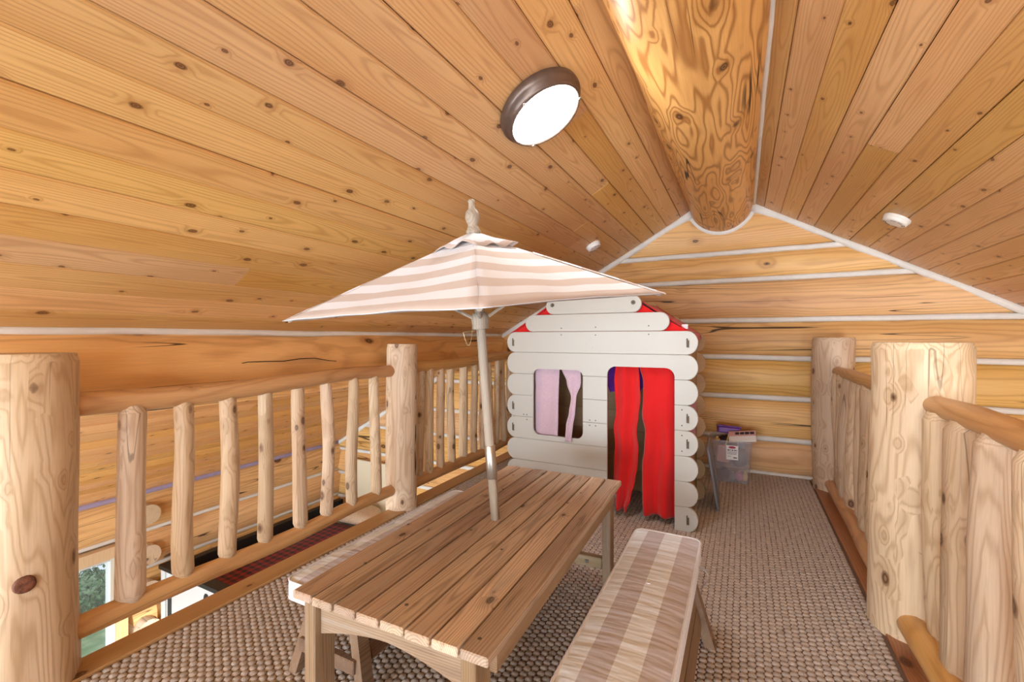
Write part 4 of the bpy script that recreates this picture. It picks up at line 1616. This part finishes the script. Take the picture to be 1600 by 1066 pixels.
# ------------------------------------------------------------------ bunk bed seen below the railing
bed = tag(empty('bunk_bed', (-4.38, 3.3, ZLOW)), 'white panelled bunk bed with black frame below the loft railing', 'bed')
bz = lambda z: z - ZLOW
by = lambda y: y - 3.3
bx_ = lambda x: x + 4.38
end = box('end_panel', bx_(-4.80), bx_(-3.90), by(2.24), by(2.27), bz(-2.35), bz(-0.99), M['white_paint'], bed, 0.004)
for x in (-4.80, -3.88):
    box('corner_post', bx_(x) - 0.03, bx_(x) + 0.03, by(2.22), by(2.29), 0.0, bz(-0.95), M['white_paint'], bed, 0.004)
box('top_cap', bx_(-4.84), bx_(-3.84), by(2.205), by(2.305), bz(-0.985), bz(-0.945), M['black_metal'], end, 0.003)
for (x0, z0, x1, z1) in ((-4.70, -1.06, -4.70, -2.2), (-4.40, -2.2, -4.12, -1.05), (-4.12, -1.05, -4.10, -2.2), (-4.02, -1.05, -3.94, -2.2)):
    make('black_bar', bm_tube([(bx_(x0), by(2.232), bz(z0)), (bx_(x1), by(2.232), bz(z1))], 0.018, 4), M['black_metal'], end)
box('head_panel', bx_(-4.60), bx_(-3.86), by(4.30), by(4.34), bz(-2.2), bz(-0.43), M['cream_paint'], bed, 0.004)
for x in (-4.66, -3.84):
    box('corner_post', bx_(x) - 0.03, bx_(x) + 0.03, by(4.285), by(4.345), 0.0, bz(-0.40), M['cream_paint'], bed, 0.004)
box('side_rail', bx_(-4.83), bx_(-4.75), by(2.29), by(4.30), bz(-1.25), bz(-0.985), M['black_metal'], bed, 0.004)
box('side_rail', bx_(-3.92), bx_(-3.86), by(2.29), by(4.30), bz(-1.35), bz(-1.16), M['black_metal'], bed, 0.004)
box('mattress', bx_(-4.74), bx_(-3.93), by(2.30), by(4.28), bz(-1.30), bz(-1.12), M['white_cloth'], bed, 0.03, seg=3)
v, f = [], []
for j in range(25):
    for k in range(13):
        x, y = -0.405 + 0.81 * k / 12, -0.97 + 1.55 * j / 24
        v.append((x, y, 0.012 + 0.012 * mnoise.noise(Vector((x * 5, y * 5, 0)))))
for j in range(24):
    for k in range(12):
        q = j * 13 + k
        f.append((q, q + 1, q + 14, q + 13))
o = pydata('plaid_blanket', v, f, M['plaid'], None, (-4.335, 3.3, -1.095), smooth=True)
o.modifiers.new('cloth', 'SOLIDIFY').thickness = 0.02
tag(o, 'red and black plaid blanket spread over the bunk bed', 'blanket')


def pillow(loc, w, l, h, rz, mat, label):
    b = bmesh.new()
    bmesh.ops.create_uvsphere(b, u_segments=24, v_segments=14, radius=1.0)
    for v_ in b.verts:
        c = v_.co
        x = math.copysign(abs(c.x) ** 0.55, c.x)
        y = math.copysign(abs(c.y) ** 0.55, c.y)
        v_.co = Vector((x * w / 2, y * l / 2, c.z * h / 2 * (1 + 0.1 * mnoise.noise(c * 3))))
    o_ = make('pillow', b, mat, None, loc, (0, 0, rz), smooth=True)
    return tag(o_, label, 'pillow')


pillow((-4.25, 4.03, -0.99), 0.62, 0.40, 0.16, R(4), M['beige_cloth'], 'speckled beige pillow at the head of the bunk bed')

# ------------------------------------------------------------------ outside the window
b = bmesh.new()
bmesh.ops.create_grid(b, x_segments=40, y_segments=60, size=1.0)
for v_ in b.verts:
    x, y = -22 + v_.co.x * 16.5, 4 + v_.co.y * 26
    z = -3.4 + max(0.0, (-16.5 - x)) * 0.055 + 0.04 * mnoise.noise(Vector((x * .6, y * .6, 0)))
    v_.co = Vector((x, y, z))
g = make('ground', b, M['grass'], None, smooth=True)
struct(g)


def shrub(x, y, z, r, h, seed, label):
    root = tag(empty('shrub', (x, y, z)), label, 'shrub', 'shrubs outside the window')
    q = random.Random(seed)
    make('stem', bm_tube([(0, 0, 0), (0.05, 0.03, h * 0.4), (0, 0.02, h * 0.8)], [0.03, 0.025, 0.01], 7), M['bark'], root)
    v, f = [], []
    for i in range(2600):
        d = Vector((q.gauss(0, 1), q.gauss(0, 1), q.gauss(0, 1))).normalized()
        rr = q.uniform(0.55, 1.0)
        c = Vector((d.x * r * rr, d.y * r * rr, h * 0.55 + d.z * h * 0.5 * rr))
        u = Vector((q.gauss(0, 1), q.gauss(0, 1), q.gauss(0, 1))).normalized()
        w = u.cross(d).normalized()
        s = q.uniform(0.025, 0.055)
        n0 = len(v)
        v += [tuple(c - w * s * .5), tuple(c + u * s), tuple(c + w * s * .5), tuple(c - u * s)]
        f.append((n0, n0 + 1, n0 + 2, n0 + 3))
    o_ = pydata('foliage', v, f, M['leaf'], root)
    o_['kind'] = 'stuff'


struct(box('drive', -24.0, -10.9, -6.0, 22.0, -3.40, -3.33, M['gravel'], None, 0.02))
shrub(-9.9, 3.45, -3.42, 0.85, 0.55, 2, 'low green shrub on the lawn seen through the window')
